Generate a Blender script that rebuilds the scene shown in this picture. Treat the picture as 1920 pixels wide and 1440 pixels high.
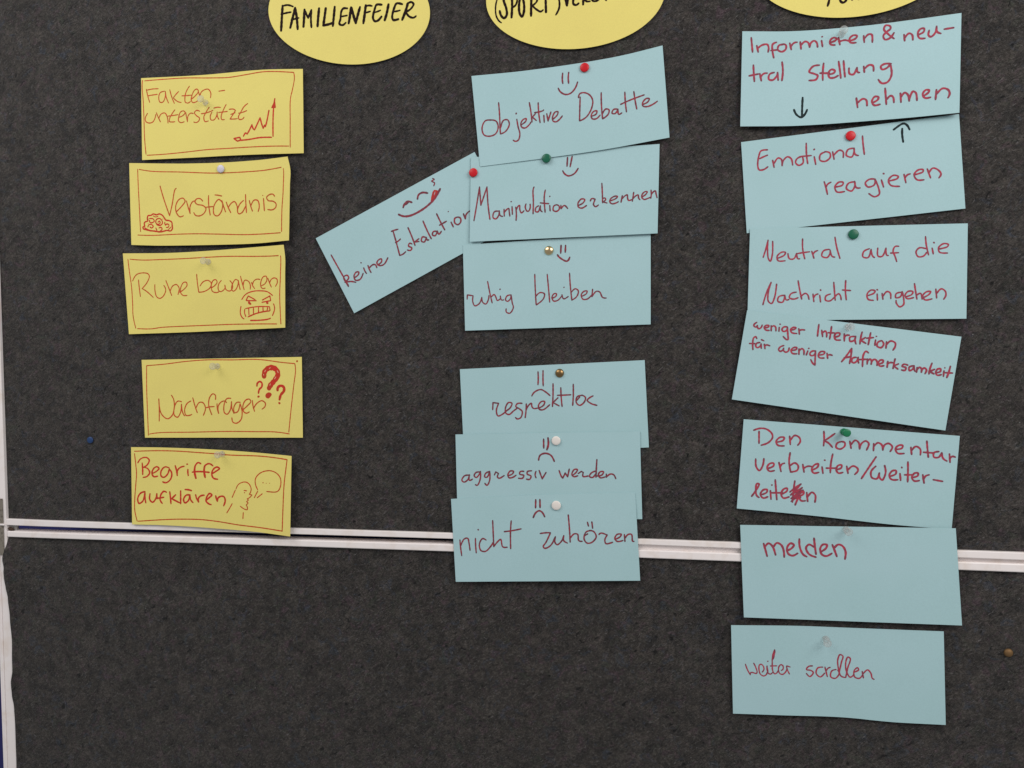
import bpy, bmesh, math, random
import numpy as np
from mathutils import Vector, Matrix

for _o in list(bpy.data.objects):
    bpy.data.objects.remove(_o)
SC = bpy.context.scene
COL = SC.collection
MM = 0.001
Z0 = 1.35            # height of the board's origin above the floor (m)

# ------------------------------------------------------------------ camera
CAM_POS = (151.683, 27.295, 814.243)
CAM_AXES = ((0.9830889, -0.0120428, -0.1827326), (0.0058141, 0.9993849, -0.0345843), (0.1830367, 0.0329370, 0.9825542))
CAM_LENS = 26.6328

cam_data = bpy.data.cameras.new('camera')
cam_data.sensor_width = 36.0
cam_data.lens = CAM_LENS
cam_data.clip_start = 0.01
cam_data.clip_end = 50.0
camera = bpy.data.objects.new('camera', cam_data)
COL.objects.link(camera)


def bw(u, v, w):
    """board millimetres (right, up, towards the viewer) -> world metres"""
    return Vector((u * MM, -w * MM, v * MM + Z0))


def bdir(d):
    return Vector((d[0], -d[2], d[1]))


_ax = [bdir(a) for a in CAM_AXES]
_m = Matrix(((_ax[0].x, _ax[1].x, _ax[2].x), (_ax[0].y, _ax[1].y, _ax[2].y), (_ax[0].z, _ax[1].z, _ax[2].z)))
camera.matrix_world = Matrix.Translation(bw(*CAM_POS)) @ _m.to_4x4()
SC.camera = camera

# ------------------------------------------------------------------ world and lamps
world = bpy.data.worlds.new('World')
SC.world = world
world.use_nodes = True
world.node_tree.nodes['Background'].inputs['Color'].default_value = (0.95, 0.97, 1.0, 1)
world.node_tree.nodes['Background'].inputs['Strength'].default_value = 0.30


def area_lamp(name, pos, target, sx, sy, power, color):
    l = bpy.data.lights.new(name, 'AREA')
    l.shape = 'RECTANGLE'
    l.size, l.size_y = sx, sy
    l.energy = power
    l.color = color
    o = bpy.data.objects.new(name, l)
    COL.objects.link(o)
    o.location = pos
    o.rotation_euler = (target - pos).to_track_quat('-Z', 'Y').to_euler()
    return o


area_lamp('ceiling_lamp', bw(1300, 900, 1150), bw(250, -50, 0), 1.2, 0.9, 21.0, (1.0, 0.955, 0.92))
area_lamp('ceiling_lamp', bw(-1000, 1150, 1050), bw(-250, -150, 0), 1.4, 0.9, 15.5, (1.0, 0.965, 0.935))

SC.view_settings.view_transform = 'Standard'
SC.view_settings.look = 'None'
SC.view_settings.exposure = 0.0
SC.view_settings.gamma = 1.0
SC.view_settings.use_curve_mapping = False
SC.render.engine = 'CYCLES'

# ------------------------------------------------------------------ measured cards (1/20 mm) and pen strokes
CARDS = {
 'Y0': dict(pos=(-336.40, 313.98, 3.38), rot=-0.02732,
  grid='-2099,938,3 -1746,936,1 -1395,933,0 -1045,930,0 -697,929,0 -352,932,2 -9,941,5 332,952,9 671,961,14 1008,963,20 1344,954,26 1679,937,34 2011,919,43 -2096,620,3 -1743,619,1 -1392,617,-1 -1042,616,-1 -694,616,-1 -349,620,1 -6,628,3 335,638,7 674,645,11 1012,647,17 1348,638,24 1682,623,31 2014,608,40 -2093,302,3 -1740,302,0 -1388,302,-1 -1039,301,-2 -692,302,-2 -346,306,-1 -3,314,2 338,323,5 677,329,9 1015,330,15 1351,322,21 1685,309,28 2018,296,36 -2089,-16,3 -1736,-15,0 -1385,-14,-2 -1036,-14,-3 -689,-12,-3 -343,-7,-2 0,0,0 341,7,3 681,12,7 1018,12,12 1355,6,18 1689,-5,25 2021,-16,33 -2086,-335,3 -1733,-333,0 -1382,-331,-3 -1033,-329,-4 -686,-326,-4 -340,-321,-3 3,-315,-2 344,-308,1 684,-305,5 1022,-306,10 1358,-311,15 1692,-320,22 2024,-329,30 -2083,-654,3 -1730,-651,-1 -1379,-648,-3 -1030,-645,-5 -683,-641,-5 -337,-636,-5 6,-630,-3 347,-625,-1 687,-623,3 1025,-624,7 1361,-629,12 1695,-636,19 2027,-642,26 -2079,-974,3 -1727,-969,-1 -1376,-965,-4 -1027,-961,-5 -680,-957,-6 -335,-951,-6 9,-945,-5 351,-942,-3 690,-941,0 1028,-943,5 1365,-947,10 1699,-952,16 2031,-956,23',
  ink={
   'border_line': '''102:45,69 293,54 554,48 880,90 1076,115 1273,92 1508,51 1665,55 1886,80! 1896,205 1871,480 1844,704 1838,1254 1835,1849;
102:62,1890 282,1884 543,1857 805,1825 1067,1824 1394,1816 1655,1815 1818,1823;
102:19,53 12,195 23,557 29,970 34,1461 49,1863''',
   'handwriting': '''114:64,277 76,407 103,603;
114:63,303 135,279 211,278;
114:82,439 134,426 197,414;
114:289,345 232,383 215,511 231,608 264,611 293,505 299,351! 306,480 335,638;
114:353,317 375,487 407,652;
114:461,371 421,453 395,520! 446,610 492,640;
114:595,256 552,401 538,554 544,638 577,662 606,626;
114:502,479 565,480 619,473;
114:616,576 669,492 706,393 689,335 657,361 630,461 616,589 635,655 668,651 694,623;
114:706,406 715,459 721,511;
114:728,486 741,418 781,365 829,359 859,453 854,568;
114:960,426 1033,418;
114:73,871 47,972 52,1063 91,1105 137,1084 165,996 176,907;
114:184,861 203,961 232,1088;
114:216,988 242,900 288,879 316,971 326,1127;
114:412,813 379,900 350,1000 343,1090 378,1106 411,1102;
114:324,959 392,948 451,933;
114:464,998 509,964 539,895 521,849 484,871 460,985 457,1088 485,1132 524,1115;
114:546,891 555,995 567,1117! 572,996 601,917 640,926;
114:719,879 680,854 654,907 679,982 715,1043 707,1114 676,1149 646,1133;
114:837,796 800,907 770,1032 783,1136 825,1129;
114:738,943 810,926 882,880;
114:869,924 849,1029 859,1108 894,1112 927,1027 936,926! 938,1029 956,1108;
114:896,825 942,812 978,825;
114:1047,764 1011,899 986,1023 990,1113 1025,1123;
114:954,942 1006,937 1061,932;
114:1085,885 1137,888 1163,922! 1130,1019 1094,1120! 1143,1127 1186,1123;
114:1104,1010 1157,977;
114:1315,779 1269,848 1226,981 1199,1079 1208,1143 1247,1141 1267,1100;
114:1200,995 1255,977 1301,946''',
   'drawing': '''153:1624,1581 1625,1245 1634,921 1651,697;
153:1648,772! 1614,900! 1654,902! 1648,772;
153:1604,1605 1460,1603 1329,1635 1198,1648;
153:1140,1596! 1212,1574! 1225,1638! 1185,1664! 1140,1596;
153:1258,1553 1284,1480 1304,1507! 1337,1397 1364,1287! 1377,1376 1396,1415! 1436,1256 1466,1134! 1486,1286 1503,1387! 1521,1313! 1530,1351! 1547,1240 1577,968''',
  }),
 'Y1': dict(pos=(-355.26, 212.05, 4.25), rot=-0.02123,
  grid='-2099,1027,-18 -1748,1010,-18 -1398,992,-16 -1049,975,-12 -702,960,-8 -356,950,-1 -12,942,8 331,939,18 671,939,29 1009,945,42 1345,954,58 1678,972,74 2009,993,92 -2092,705,-16 -1741,688,-17 -1392,671,-16 -1044,656,-13 -697,644,-9 -351,635,-3 -7,629,5 337,626,14 680,627,25 1023,634,38 1369,645,52 1718,666,68 2074,691,86 -2084,383,-14 -1734,367,-16 -1386,350,-15 -1038,337,-13 -692,327,-10 -347,320,-4 -4,315,2 339,312,11 681,313,21 1023,319,33 1365,331,47 1710,352,62 2059,376,79 -2077,61,-12 -1727,44,-15 -1379,29,-15 -1033,18,-14 -687,10,-11 -343,4,-6 0,0,0 342,-2,8 683,-1,18 1023,5,29 1363,17,42 1705,38,56 2049,61,72 -2069,-262,-11 -1721,-278,-14 -1373,-293,-15 -1027,-302,-14 -682,-308,-12 -339,-313,-8 4,-315,-2 345,-316,5 684,-315,14 1023,-310,24 1362,-298,36 1700,-277,50 2039,-255,66 -2061,-585,-9 -1714,-601,-13 -1367,-615,-14 -1022,-622,-15 -677,-626,-13 -334,-629,-10 7,-631,-5 347,-631,2 686,-631,10 1024,-626,20 1360,-614,31 1694,-593,44 2029,-571,59 -2054,-909,-8 -1707,-924,-12 -1361,-937,-14 -1016,-942,-15 -673,-945,-14 -330,-946,-12 11,-947,-8 350,-947,-2 688,-946,6 1024,-942,15 1357,-930,26 1689,-909,38 2018,-888,52',
  ink={
   'border_line': '''103:124,151 288,193 647,206 1045,247 1376,258 1702,261 1897,240;
103:105,147 107,564 113,1001 121,1670;
103:1921,277 1920,824 1908,1224 1906,1771;
103:86,1755 254,1754 562,1726 829,1721 1097,1740 1431,1773 1631,1783 1889,1798''',
   'handwriting': '''129:383,550 426,863 494,1270! 531,992 568,644 586,606;
129:576,1185 643,1057 694,917 666,846 612,889 574,1044 582,1198 621,1297 668,1277;
129:712,917 728,1046 755,1223! 757,1047 792,932 825,920;
129:916,924 886,866 842,869 818,933 844,999 917,1033 956,1107 931,1222 874,1284 824,1269 802,1204;
129:993,794 991,1005 1008,1269;
129:963,1076 1004,1070 1044,1065;
129:1158,963 1119,896 1067,1009 1049,1163 1061,1267 1101,1295 1149,1194 1168,1015 1158,925! 1181,1081 1202,1203;
129:1073,783 1113,793 1157,814;
129:1214,967 1234,1084 1268,1228;
129:1236,1110 1277,998 1317,963 1346,1055 1353,1179;
129:1457,807 1459,991 1466,1246;
129:1430,949 1383,1033 1353,1184 1368,1262 1408,1240 1455,1092;
129:1503,958 1521,1100 1541,1217;
129:1522,1088 1562,959 1608,973 1627,1103 1613,1235;
129:1680,935 1686,1101 1690,1233;
129:1817,914 1794,858 1752,861 1719,918 1739,998 1797,1028 1834,1094 1830,1182 1791,1229 1732,1211;
116:1671,862''',
   'drawing': '''155:212,1370 220,1280 260,1265 287,1231 327,1250 368,1229 407,1270 426,1326 446,1378 486,1391 519,1430 524,1507 526,1584 503,1641 456,1630 416,1648 362,1668 309,1649 242,1639 195,1620 162,1604 152,1561 174,1534 171,1462 189,1423 212,1409 219,1357;
129:239,1343 286,1354 298,1405 271,1445 242,1433 239,1387;
129:345,1430 365,1404 371,1455 344,1481 318,1443 326,1366 366,1339 399,1403 398,1468 364,1511 327,1486;
129:432,1429 434,1480 469,1476;
116:438,1506 458,1468 482,1494 477,1545 450,1558;
129:216,1550 230,1498 264,1489 283,1534 263,1573 243,1549;
129:316,1571 329,1630;
129:356,1571 383,1558 396,1596 376,1635;
103:287,1277 313,1302 347,1288;
90:406,1352;
90:220,1472;
103:476,1609 511,1545;
129:178,1577 229,1626 309,1656 389,1655''',
  }),
 'Y2': dict(pos=(-363.49, 110.98, 4.12), rot=0.01316,
  grid='-2141,993,-18 -1780,977,-17 -1421,960,-13 -1064,946,-9 -708,937,-3 -354,934,4 -2,934,12 347,936,22 695,940,33 1040,946,46 1383,952,60 1724,957,75 2063,963,92 -2127,672,-17 -1769,658,-16 -1412,644,-14 -1057,632,-10 -703,625,-5 -351,622,1 -1,623,8 347,625,17 695,630,27 1041,636,39 1387,642,52 1735,647,66 2085,653,82 -2113,350,-15 -1757,339,-15 -1402,327,-14 -1049,318,-12 -698,312,-8 -349,311,-2 -1,312,4 346,314,12 691,319,21 1034,324,32 1378,330,44 1721,335,57 2066,341,72 -2099,28,-13 -1745,19,-15 -1393,11,-14 -1042,3,-13 -693,-1,-10 -346,-2,-6 0,0,0 344,3,7 687,7,15 1028,12,25 1369,17,36 1709,23,48 2050,28,62 -2085,-295,-12 -1733,-300,-14 -1384,-306,-15 -1035,-312,-14 -688,-314,-12 -343,-314,-9 1,-312,-4 343,-309,2 683,-305,9 1022,-300,18 1360,-296,28 1697,-291,39 2034,-287,52 -2071,-617,-10 -1722,-620,-13 -1374,-624,-15 -1028,-627,-15 -683,-628,-14 -340,-627,-12 1,-625,-8 341,-622,-3 679,-618,3 1016,-614,11 1351,-609,20 1685,-605,30 2018,-601,42 -2057,-940,-8 -1710,-940,-12 -1365,-941,-15 -1021,-942,-17 -678,-942,-17 -337,-941,-15 2,-938,-12 340,-935,-8 676,-931,-3 1010,-928,3 1342,-924,12 1673,-920,21 2002,-917,32',
  ink={
   'border_line': '''104:84,145 241,169 477,161 714,158 1082,159 1305,172 1631,224 1825,247 1921,250;
104:58,145 64,402 78,847 76,1240 71,1554 93,1857;
104:113,1871 288,1886 423,1857 666,1847 1003,1849 1273,1853 1610,1874 1892,1901;
104:1948,262 1943,771 1933,1203 1940,1663 1946,1906''',
   'handwriting': '''117:97,685 149,535 223,489 295,512 310,578 274,735 209,878! 260,945 341,1101;
117:171,661 174,850 180,1074;
117:372,783 370,962 388,1095 427,1131 476,1060 504,916 484,809;
117:514,692 542,865 575,1066;
117:559,959 596,829 643,798 674,887 656,1045;
117:677,993 733,927 775,830 770,756 735,752 701,850 687,981 715,1071 768,1081;
117:904,566 907,764 919,1016! 997,998 1065,914 1081,810 1043,735 983,760 940,860;
117:1076,928 1126,868 1154,793 1142,731 1106,742 1080,863 1090,1008 1135,1048 1169,1036;
114:1207,758 1175,834 1164,930 1171,1002 1193,1031 1230,1000 1253,941 1250,879! 1257,968 1283,1019 1319,1024 1347,944 1340,847 1316,776;
114:1417,787 1387,756 1349,848 1333,969 1350,1038 1382,1011 1411,909 1422,787! 1429,894 1440,1009;
114:1450,686 1470,864 1491,1021;
114:1480,918 1497,798 1524,793 1555,841 1570,930 1566,1017;
114:1586,854 1598,934 1622,1010;
114:1594,925 1616,823 1653,784 1689,798;
114:1709,949 1750,910 1777,819 1769,731 1734,735 1706,826 1698,947 1718,1019 1753,1015;
114:1791,786 1808,892 1831,1003;
114:1812,893 1830,817 1866,783 1900,818 1905,897 1882,989''',
   'drawing': '''117:1458,1254 1513,1131 1607,1073 1712,1078 1778,1107 1843,1205;
130:1511,1286 1539,1181! 1624,1281;
130:1517,1294 1637,1309;
416:1558,1351;
130:1717,1300 1810,1214! 1820,1323;
130:1709,1356 1816,1330;
338:1778,1364;
117:1501,1487 1642,1456 1804,1475! 1810,1568;
143:1531,1692 1626,1625 1720,1589 1801,1577;
117:1541,1491 1542,1647;
117:1601,1485 1600,1614;
117:1665,1480 1664,1608;
117:1721,1481 1723,1589;
117:1781,1493 1771,1569;
117:1491,1499 1487,1589 1502,1682;
117:1444,1429 1433,1583 1451,1689 1477,1736;
117:1855,1411 1868,1528 1840,1691;
143:1560,1783 1678,1790 1772,1779 1813,1757''',
  }),
 'Y3': dict(pos=(-345.61, -14.41, 2.00), rot=0.00607,
  grid='-2096,934,7 -1742,933,3 -1390,933,0 -1039,933,-2 -691,932,-4 -345,932,-5 -1,931,-5 341,931,-5 682,931,-4 1020,930,-2 1356,930,0 1690,929,3 2021,929,7 -2091,623,9 -1738,623,5 -1386,622,2 -1037,622,0 -690,622,-2 -344,622,-3 -1,621,-3 341,621,-3 680,621,-2 1018,620,0 1353,620,2 1687,620,5 2018,620,9 -2086,312,10 -1734,312,7 -1383,311,4 -1035,311,1 -688,311,0 -343,311,-1 0,311,-2 341,311,-1 679,311,0 1016,310,1 1351,310,4 1683,310,7 2014,310,10 -2082,1,12 -1730,0,8 -1380,0,5 -1032,0,3 -686,0,1 -342,0,0 0,0,0 340,0,0 678,0,1 1014,0,3 1348,0,5 1680,0,8 2010,1,12 -2077,-311,14 -1726,-311,10 -1377,-311,7 -1030,-311,5 -684,-311,3 -341,-311,2 0,-311,2 340,-311,2 677,-311,3 1012,-310,5 1346,-310,7 1677,-310,10 2006,-309,14 -2072,-623,15 -1722,-623,12 -1374,-623,9 -1027,-623,6 -683,-623,5 -340,-623,4 1,-622,3 339,-622,4 676,-622,5 1011,-621,6 1343,-621,9 1674,-620,12 2003,-620,15 -2068,-935,17 -1718,-935,13 -1371,-935,10 -1025,-935,8 -681,-935,6 -339,-934,5 1,-934,5 339,-934,5 675,-933,6 1009,-933,8 1341,-932,10 1671,-931,13 1999,-931,17',
  ink={
   'border_line': '''104:60,151 288,119 553,61 817,31 1146,43 1410,39 1542,62 1739,124 1911,162! 1920,319 1893,737 1856,1313 1824,1864;
104:60,151 48,747 46,1290 45,1940;
104:60,1908 187,1873 588,1860 1056,1843 1390,1849 1657,1858 1831,1908;
221:1941,105''',
   'handwriting': '''130:195,1008 195,1292 189,1575;
130:195,1143 223,1400 294,1517 356,1429 387,1213 381,1025 355,916;
130:479,1086 429,1074 386,1227 383,1429 422,1478 464,1349 478,1147! 488,1349 511,1444;
130:598,1069 547,1135 515,1296 529,1430 569,1436 603,1410;
130:623,989 646,1190 673,1365;
130:659,1244 701,1111 747,1112 778,1246 749,1433;
130:908,1034 907,928 877,892 836,980 820,1166 856,1421;
130:778,1246 839,1220 889,1215;
130:926,1141 928,1275 943,1387! 938,1221 973,1110 1020,1076 1046,1117;
130:1101,1011 1047,1024 1012,1196 1016,1369 1049,1409 1090,1303 1109,1091! 1111,1251 1136,1389;
130:1219,1114 1172,1119 1135,1251 1143,1371 1183,1344 1216,1146! 1239,1358 1223,1544 1166,1636 1120,1609 1108,1503;
130:1246,1305 1307,1200 1352,1095 1333,1034 1286,1062 1251,1199 1259,1345 1292,1385 1329,1354;
130:1372,1069 1378,1201 1396,1339;
130:1383,1268 1431,1136 1492,1076 1534,1138 1530,1217 1492,1287''',
   'drawing': '''545:1525,465 1536,347 1579,269 1639,258 1687,325 1697,444 1656,574 1609,678 1584,764;
675:1577,946;
195:1433,706 1441,634 1470,596 1496,636 1493,728 1462,793 1451,886;
247:1450,973;
286:1691,817 1697,746 1734,707 1771,748 1770,840 1732,931 1714,1049;
247:1711,1141''',
   'pale_gaps': '''78:1534,355 1545,313;
78:1593,275 1606,249;
78:1690,328 1703,381;
78:1673,485 1656,535;
78:1602,657 1595,694;
78:1519,417 1521,439''',
  }),
 'Y4': dict(pos=(-361.04, -121.30, 5.62), rot=-0.03619,
  grid='-2175,879,-62 -1813,893,-61 -1452,906,-59 -1094,914,-55 -738,920,-51 -384,924,-46 -32,925,-40 318,924,-33 665,919,-25 1010,912,-15 1352,902,-5 1692,889,6 2030,875,18 -2159,569,-49 -1797,583,-48 -1438,597,-45 -1081,606,-42 -725,612,-38 -372,615,-33 -21,617,-27 327,616,-20 674,612,-11 1018,605,-2 1359,595,8 1698,581,19 2035,567,31 -2142,259,-35 -1782,274,-34 -1424,288,-32 -1067,297,-29 -713,303,-25 -361,307,-20 -11,308,-13 337,308,-6 683,304,2 1026,298,11 1367,288,21 1705,273,32 2040,258,45 -2126,-50,-22 -1767,-35,-21 -1409,-21,-19 -1054,-11,-15 -700,-5,-11 -349,-2,-6 0,0,0 347,0,7 692,-3,15 1034,-9,25 1374,-19,35 1711,-34,46 2045,-50,58 -2110,-360,-9 -1752,-345,-8 -1395,-329,-5 -1040,-319,-2 -688,-314,2 -338,-310,7 11,-308,13 357,-308,20 701,-311,29 1042,-316,38 1381,-325,48 1717,-342,59 2050,-359,71 -2094,-669,5 -1736,-654,6 -1381,-638,8 -1027,-628,11 -675,-622,15 -326,-618,20 21,-616,27 366,-616,34 709,-618,42 1050,-622,51 1388,-632,61 1723,-649,72 2055,-667,85 -2078,-978,18 -1721,-962,19 -1366,-946,21 -1014,-936,25 -663,-930,29 -314,-926,34 32,-925,40 376,-924,47 718,-925,55 1058,-929,65 1395,-939,75 1729,-956,86 2060,-975,98',
  ink={
   'border_line': '''118:43,108 288,87 551,81 854,97 1038,104 1236,114 1605,81 1829,87 1946,103! 1936,283 1913,736 1903,1396 1898,1898;
118:42,169 56,455 64,673 53,974 38,1329 36,1630 65,1910;
118:80,1914 320,1871 613,1823 880,1803 1079,1820 1346,1866 1614,1880 1896,1893''',
   'handwriting': '''183:83,405 123,298 189,269 224,328 201,451 155,521! 207,560 229,655 193,757 147,780;
183:136,412 141,562 141,704;
183:257,681 310,625 346,542 320,502 280,545 257,668 279,754 328,741;
183:471,521 418,505 372,609 371,731 404,770 451,685 474,548! 504,654 490,805 437,904 391,885;
183:548,461 563,568 573,708! 574,594 603,511 658,465;
183:706,542 706,623 711,696;
209:698,408;
236:794,466 790,602 807,756;
183:867,378 834,355 798,439 792,601;
183:1019,415 972,367 920,426 909,562 922,722;
236:914,454 909,562 922,716;
183:761,604 854,581 972,587;
183:1008,618 1058,550 1102,472 1071,441 1028,494 1005,618 1025,723 1078,748;
183:167,1147 111,1190 75,1328 90,1450 137,1394 167,1175! 166,1297 176,1433;
183:230,1200 227,1350 262,1416 303,1319 316,1196! 316,1319;
183:436,1148 403,1129 369,1207 356,1344 382,1437;
183:309,1319 402,1281;
183:478,1131 486,1280 492,1437;
183:551,1206 502,1311! 601,1405;
183:615,1100 614,1425;
183:731,1188 681,1207 651,1318 667,1397 710,1339 731,1188! 740,1308 769,1380;
183:671,1059 714,1060 750,1078;
183:803,1180 816,1272 840,1356! 840,1256 866,1199 909,1175;
183:933,1304 973,1231 1006,1155 979,1123 946,1203 935,1325 973,1392 997,1403;
183:1055,1175 1063,1241 1076,1306! 1085,1224 1125,1173 1161,1187 1174,1278 1156,1410''',
   'drawing': '''118:1310,963 1337,852 1383,786 1436,769 1476,816 1500,931 1492,1013 1477,1069! 1510,1081! 1484,1148 1451,1188! 1467,1217! 1444,1261! 1464,1290! 1440,1347! 1454,1406 1452,1460 1418,1453 1365,1390;
118:1301,992 1278,1102 1262,1185;
118:1262,1340 1232,1457 1196,1583;
118:1403,1541 1399,1696;
131:1417,1039;
118:1410,982 1443,987;
118:1582,934 1552,788 1554,655 1600,526 1673,446 1752,424 1825,479 1866,589 1871,746 1848,883 1815,935 1695,953;
118:1582,969 1541,1142;
118:1577,1138 1639,1024;
131:1648,743;
92:1688,748;
92:1730,738;
65:1081,1045''',
  }),
 'M1': dict(pos=(-107.90, 169.27, 1.65), rot=0.44694,
  grid='-2123,971,19 -1768,967,16 -1415,963,13 -1064,958,10 -716,954,6 -370,949,3 -27,945,0 314,941,-3 653,937,-6 989,932,-10 1323,928,-13 1655,924,-16 1984,920,-19 -2113,647,19 -1758,644,16 -1405,641,13 -1054,638,10 -707,635,6 -361,632,3 -18,629,0 323,627,-3 661,624,-6 997,621,-10 1331,618,-13 1663,615,-16 1992,613,-19 -2103,323,19 -1748,322,16 -1395,320,13 -1045,319,10 -697,317,6 -352,316,3 -9,314,0 332,313,-3 670,312,-6 1006,310,-10 1339,309,-13 1671,307,-16 2000,306,-19 -2092,0,19 -1738,0,16 -1385,0,13 -1035,0,10 -688,0,6 -343,0,3 0,0,0 340,0,-3 678,0,-6 1014,0,-10 1347,0,-13 1678,0,-16 2007,0,-19 -2082,-322,19 -1728,-321,16 -1375,-319,13 -1026,-318,10 -678,-317,6 -334,-315,3 9,-314,0 349,-312,-3 687,-311,-6 1022,-309,-10 1355,-308,-13 1686,-307,-16 2015,-305,-19 -2072,-644,19 -1718,-641,16 -1366,-638,13 -1016,-635,10 -669,-633,6 -324,-630,3 18,-627,0 358,-624,-3 695,-621,-6 1031,-618,-10 1364,-616,-13 1694,-613,-16 2023,-610,-19 -2062,-965,19 -1708,-961,16 -1356,-956,13 -1007,-952,10 -660,-948,6 -315,-944,3 27,-939,0 366,-935,-3 704,-931,-6 1039,-927,-10 1372,-923,-13 1702,-918,-16 2031,-914,-19',
  ink={
   'handwriting': '''152:68,522 73,829 78,1128 79,1375;
152:81,1115 123,1131 125,1199 66,1251! 128,1301 172,1374;
193:74,1156 77,1257 82,1362;
152:180,1263 234,1244 253,1195 225,1168 183,1234 182,1331 228,1362 288,1275;
152:322,1167 318,1245 322,1314;
152:322,1027;
152:376,1165 370,1272 371,1345;
152:376,1230 428,1203 452,1231 453,1311;
152:475,1264 527,1242 542,1179 506,1169 476,1216 490,1298 538,1322 609,1231;
152:780,718 820,731 854,749;
152:797,728 773,989 739,1317! 775,1327 815,1308;
152:762,1000 802,996 828,981;
152:917,1217 896,1176 873,1221 895,1296 873,1336 842,1293;
152:961,832 953,1069 940,1283;
152:1012,1187 953,1207! 998,1246;
152:1088,1243 1054,1193 1025,1268 1047,1317 1091,1247! 1087,1308 1102,1325;
152:1142,862 1134,1116 1133,1329;
152:1227,1241 1189,1207 1164,1266 1187,1310 1232,1238! 1230,1322 1269,1291;
152:1312,870 1309,1091 1310,1297;
152:1282,1141 1336,1139 1370,1137;
152:1411,1211 1409,1334;
124:1438,955;
152:1503,1180 1466,1176 1444,1266 1464,1340 1504,1321 1523,1237 1503,1180;
152:1575,1180 1568,1304! 1601,1220 1650,1189''',
   'drawing': '''193:1016,352 1049,292 1091,276 1126,343;
221:1052,312 1090,301;
193:1200,336 1234,261 1280,259 1329,329;
207:937,448 980,547 1050,606 1186,617 1295,579 1380,514 1473,385;
124:1452,77 1464,117 1429,120 1442,164 1450,193 1427,245''',
   'tongue': '''193:1328,536 1387,390 1410,358! 1432,394! 1417,458;
193:1390,377 1352,514;
193:1423,399 1367,516;
193:1432,394 1438,433''',
  }),
 'M3': dict(pos=(51.24, 108.21, 2.08), rot=0.01959,
  grid='-2060,939,-7 -1708,941,-10 -1358,943,-12 -1011,945,-13 -667,947,-14 -325,949,-15 14,951,-16 351,952,-15 685,954,-15 1017,955,-14 1346,957,-13 1673,958,-11 1997,959,-9 -2061,626,-2 -1710,628,-5 -1361,629,-7 -1014,630,-8 -671,632,-9 -329,633,-10 9,634,-10 346,635,-10 679,636,-10 1011,637,-9 1339,638,-8 1666,639,-6 1989,639,-4 -2062,313,3 -1711,314,0 -1363,314,-2 -1017,315,-3 -674,316,-4 -333,316,-5 5,317,-5 340,318,-5 674,318,-5 1004,318,-4 1332,319,-2 1658,319,-1 1981,319,1 -2063,-1,8 -1713,-1,5 -1365,0,4 -1020,0,2 -678,0,1 -338,0,0 0,0,0 335,0,0 668,0,1 998,0,2 1325,0,3 1650,-1,5 1973,-1,7 -2064,-314,13 -1714,-315,10 -1368,-315,9 -1023,-316,7 -681,-316,6 -342,-317,5 -5,-317,5 330,-318,5 662,-318,6 991,-319,7 1318,-320,8 1643,-320,10 1965,-321,12 -2065,-628,18 -1716,-629,15 -1370,-630,14 -1026,-631,12 -685,-632,11 -346,-634,11 -10,-635,10 324,-636,11 656,-637,11 985,-638,12 1311,-639,13 1635,-641,15 1957,-642,17 -2066,-942,23 -1718,-944,20 -1372,-946,19 -1029,-947,17 -688,-949,16 -350,-951,16 -14,-952,15 319,-954,16 650,-956,16 978,-958,17 1304,-959,19 1627,-961,20 1948,-963,23',
  ink={
   'drawing': '''167:1045,158 1040,332;
167:1093,164 1089,313;
167:1006,365 1030,431 1100,519 1118,504 1136,436''',
   'handwriting': '''131:31,1267 34,1169! 95,1196! 90,1330 111,1430 159,1383 188,1242! 195,1353 230,1400 259,1295 265,1206;
131:254,878 275,1142 298,1381;
131:286,1251 322,1193 339,1251 354,1330 386,1294;
131:387,1231 398,1321 422,1323;
155:385,1077;
131:500,1216 459,1238 442,1325 463,1361 494,1305 503,1217! 513,1396 524,1511 485,1635 449,1607 447,1530;
131:760,775 763,1116 770,1470;
131:762,1293 811,1197 860,1227 848,1339 773,1470;
131:893,790 904,1080 916,1421;
131:943,1335 983,1294 989,1239 963,1237 941,1315 958,1399 1000,1391 1042,1307;
131:1048,1270 1066,1359 1114,1314;
131:1071,1102;
131:1132,792 1139,1079 1153,1392;
131:1144,1229 1192,1147 1224,1200 1206,1322 1153,1397;
131:1263,1320 1311,1265 1317,1209 1281,1218 1255,1290 1272,1386 1316,1390 1376,1289;
131:1377,1178 1370,1338! 1418,1226 1454,1247 1483,1365 1523,1384''',
  }),
 'M2': dict(pos=(59.92, 202.54, 2.83), rot=0.00560,
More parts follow.
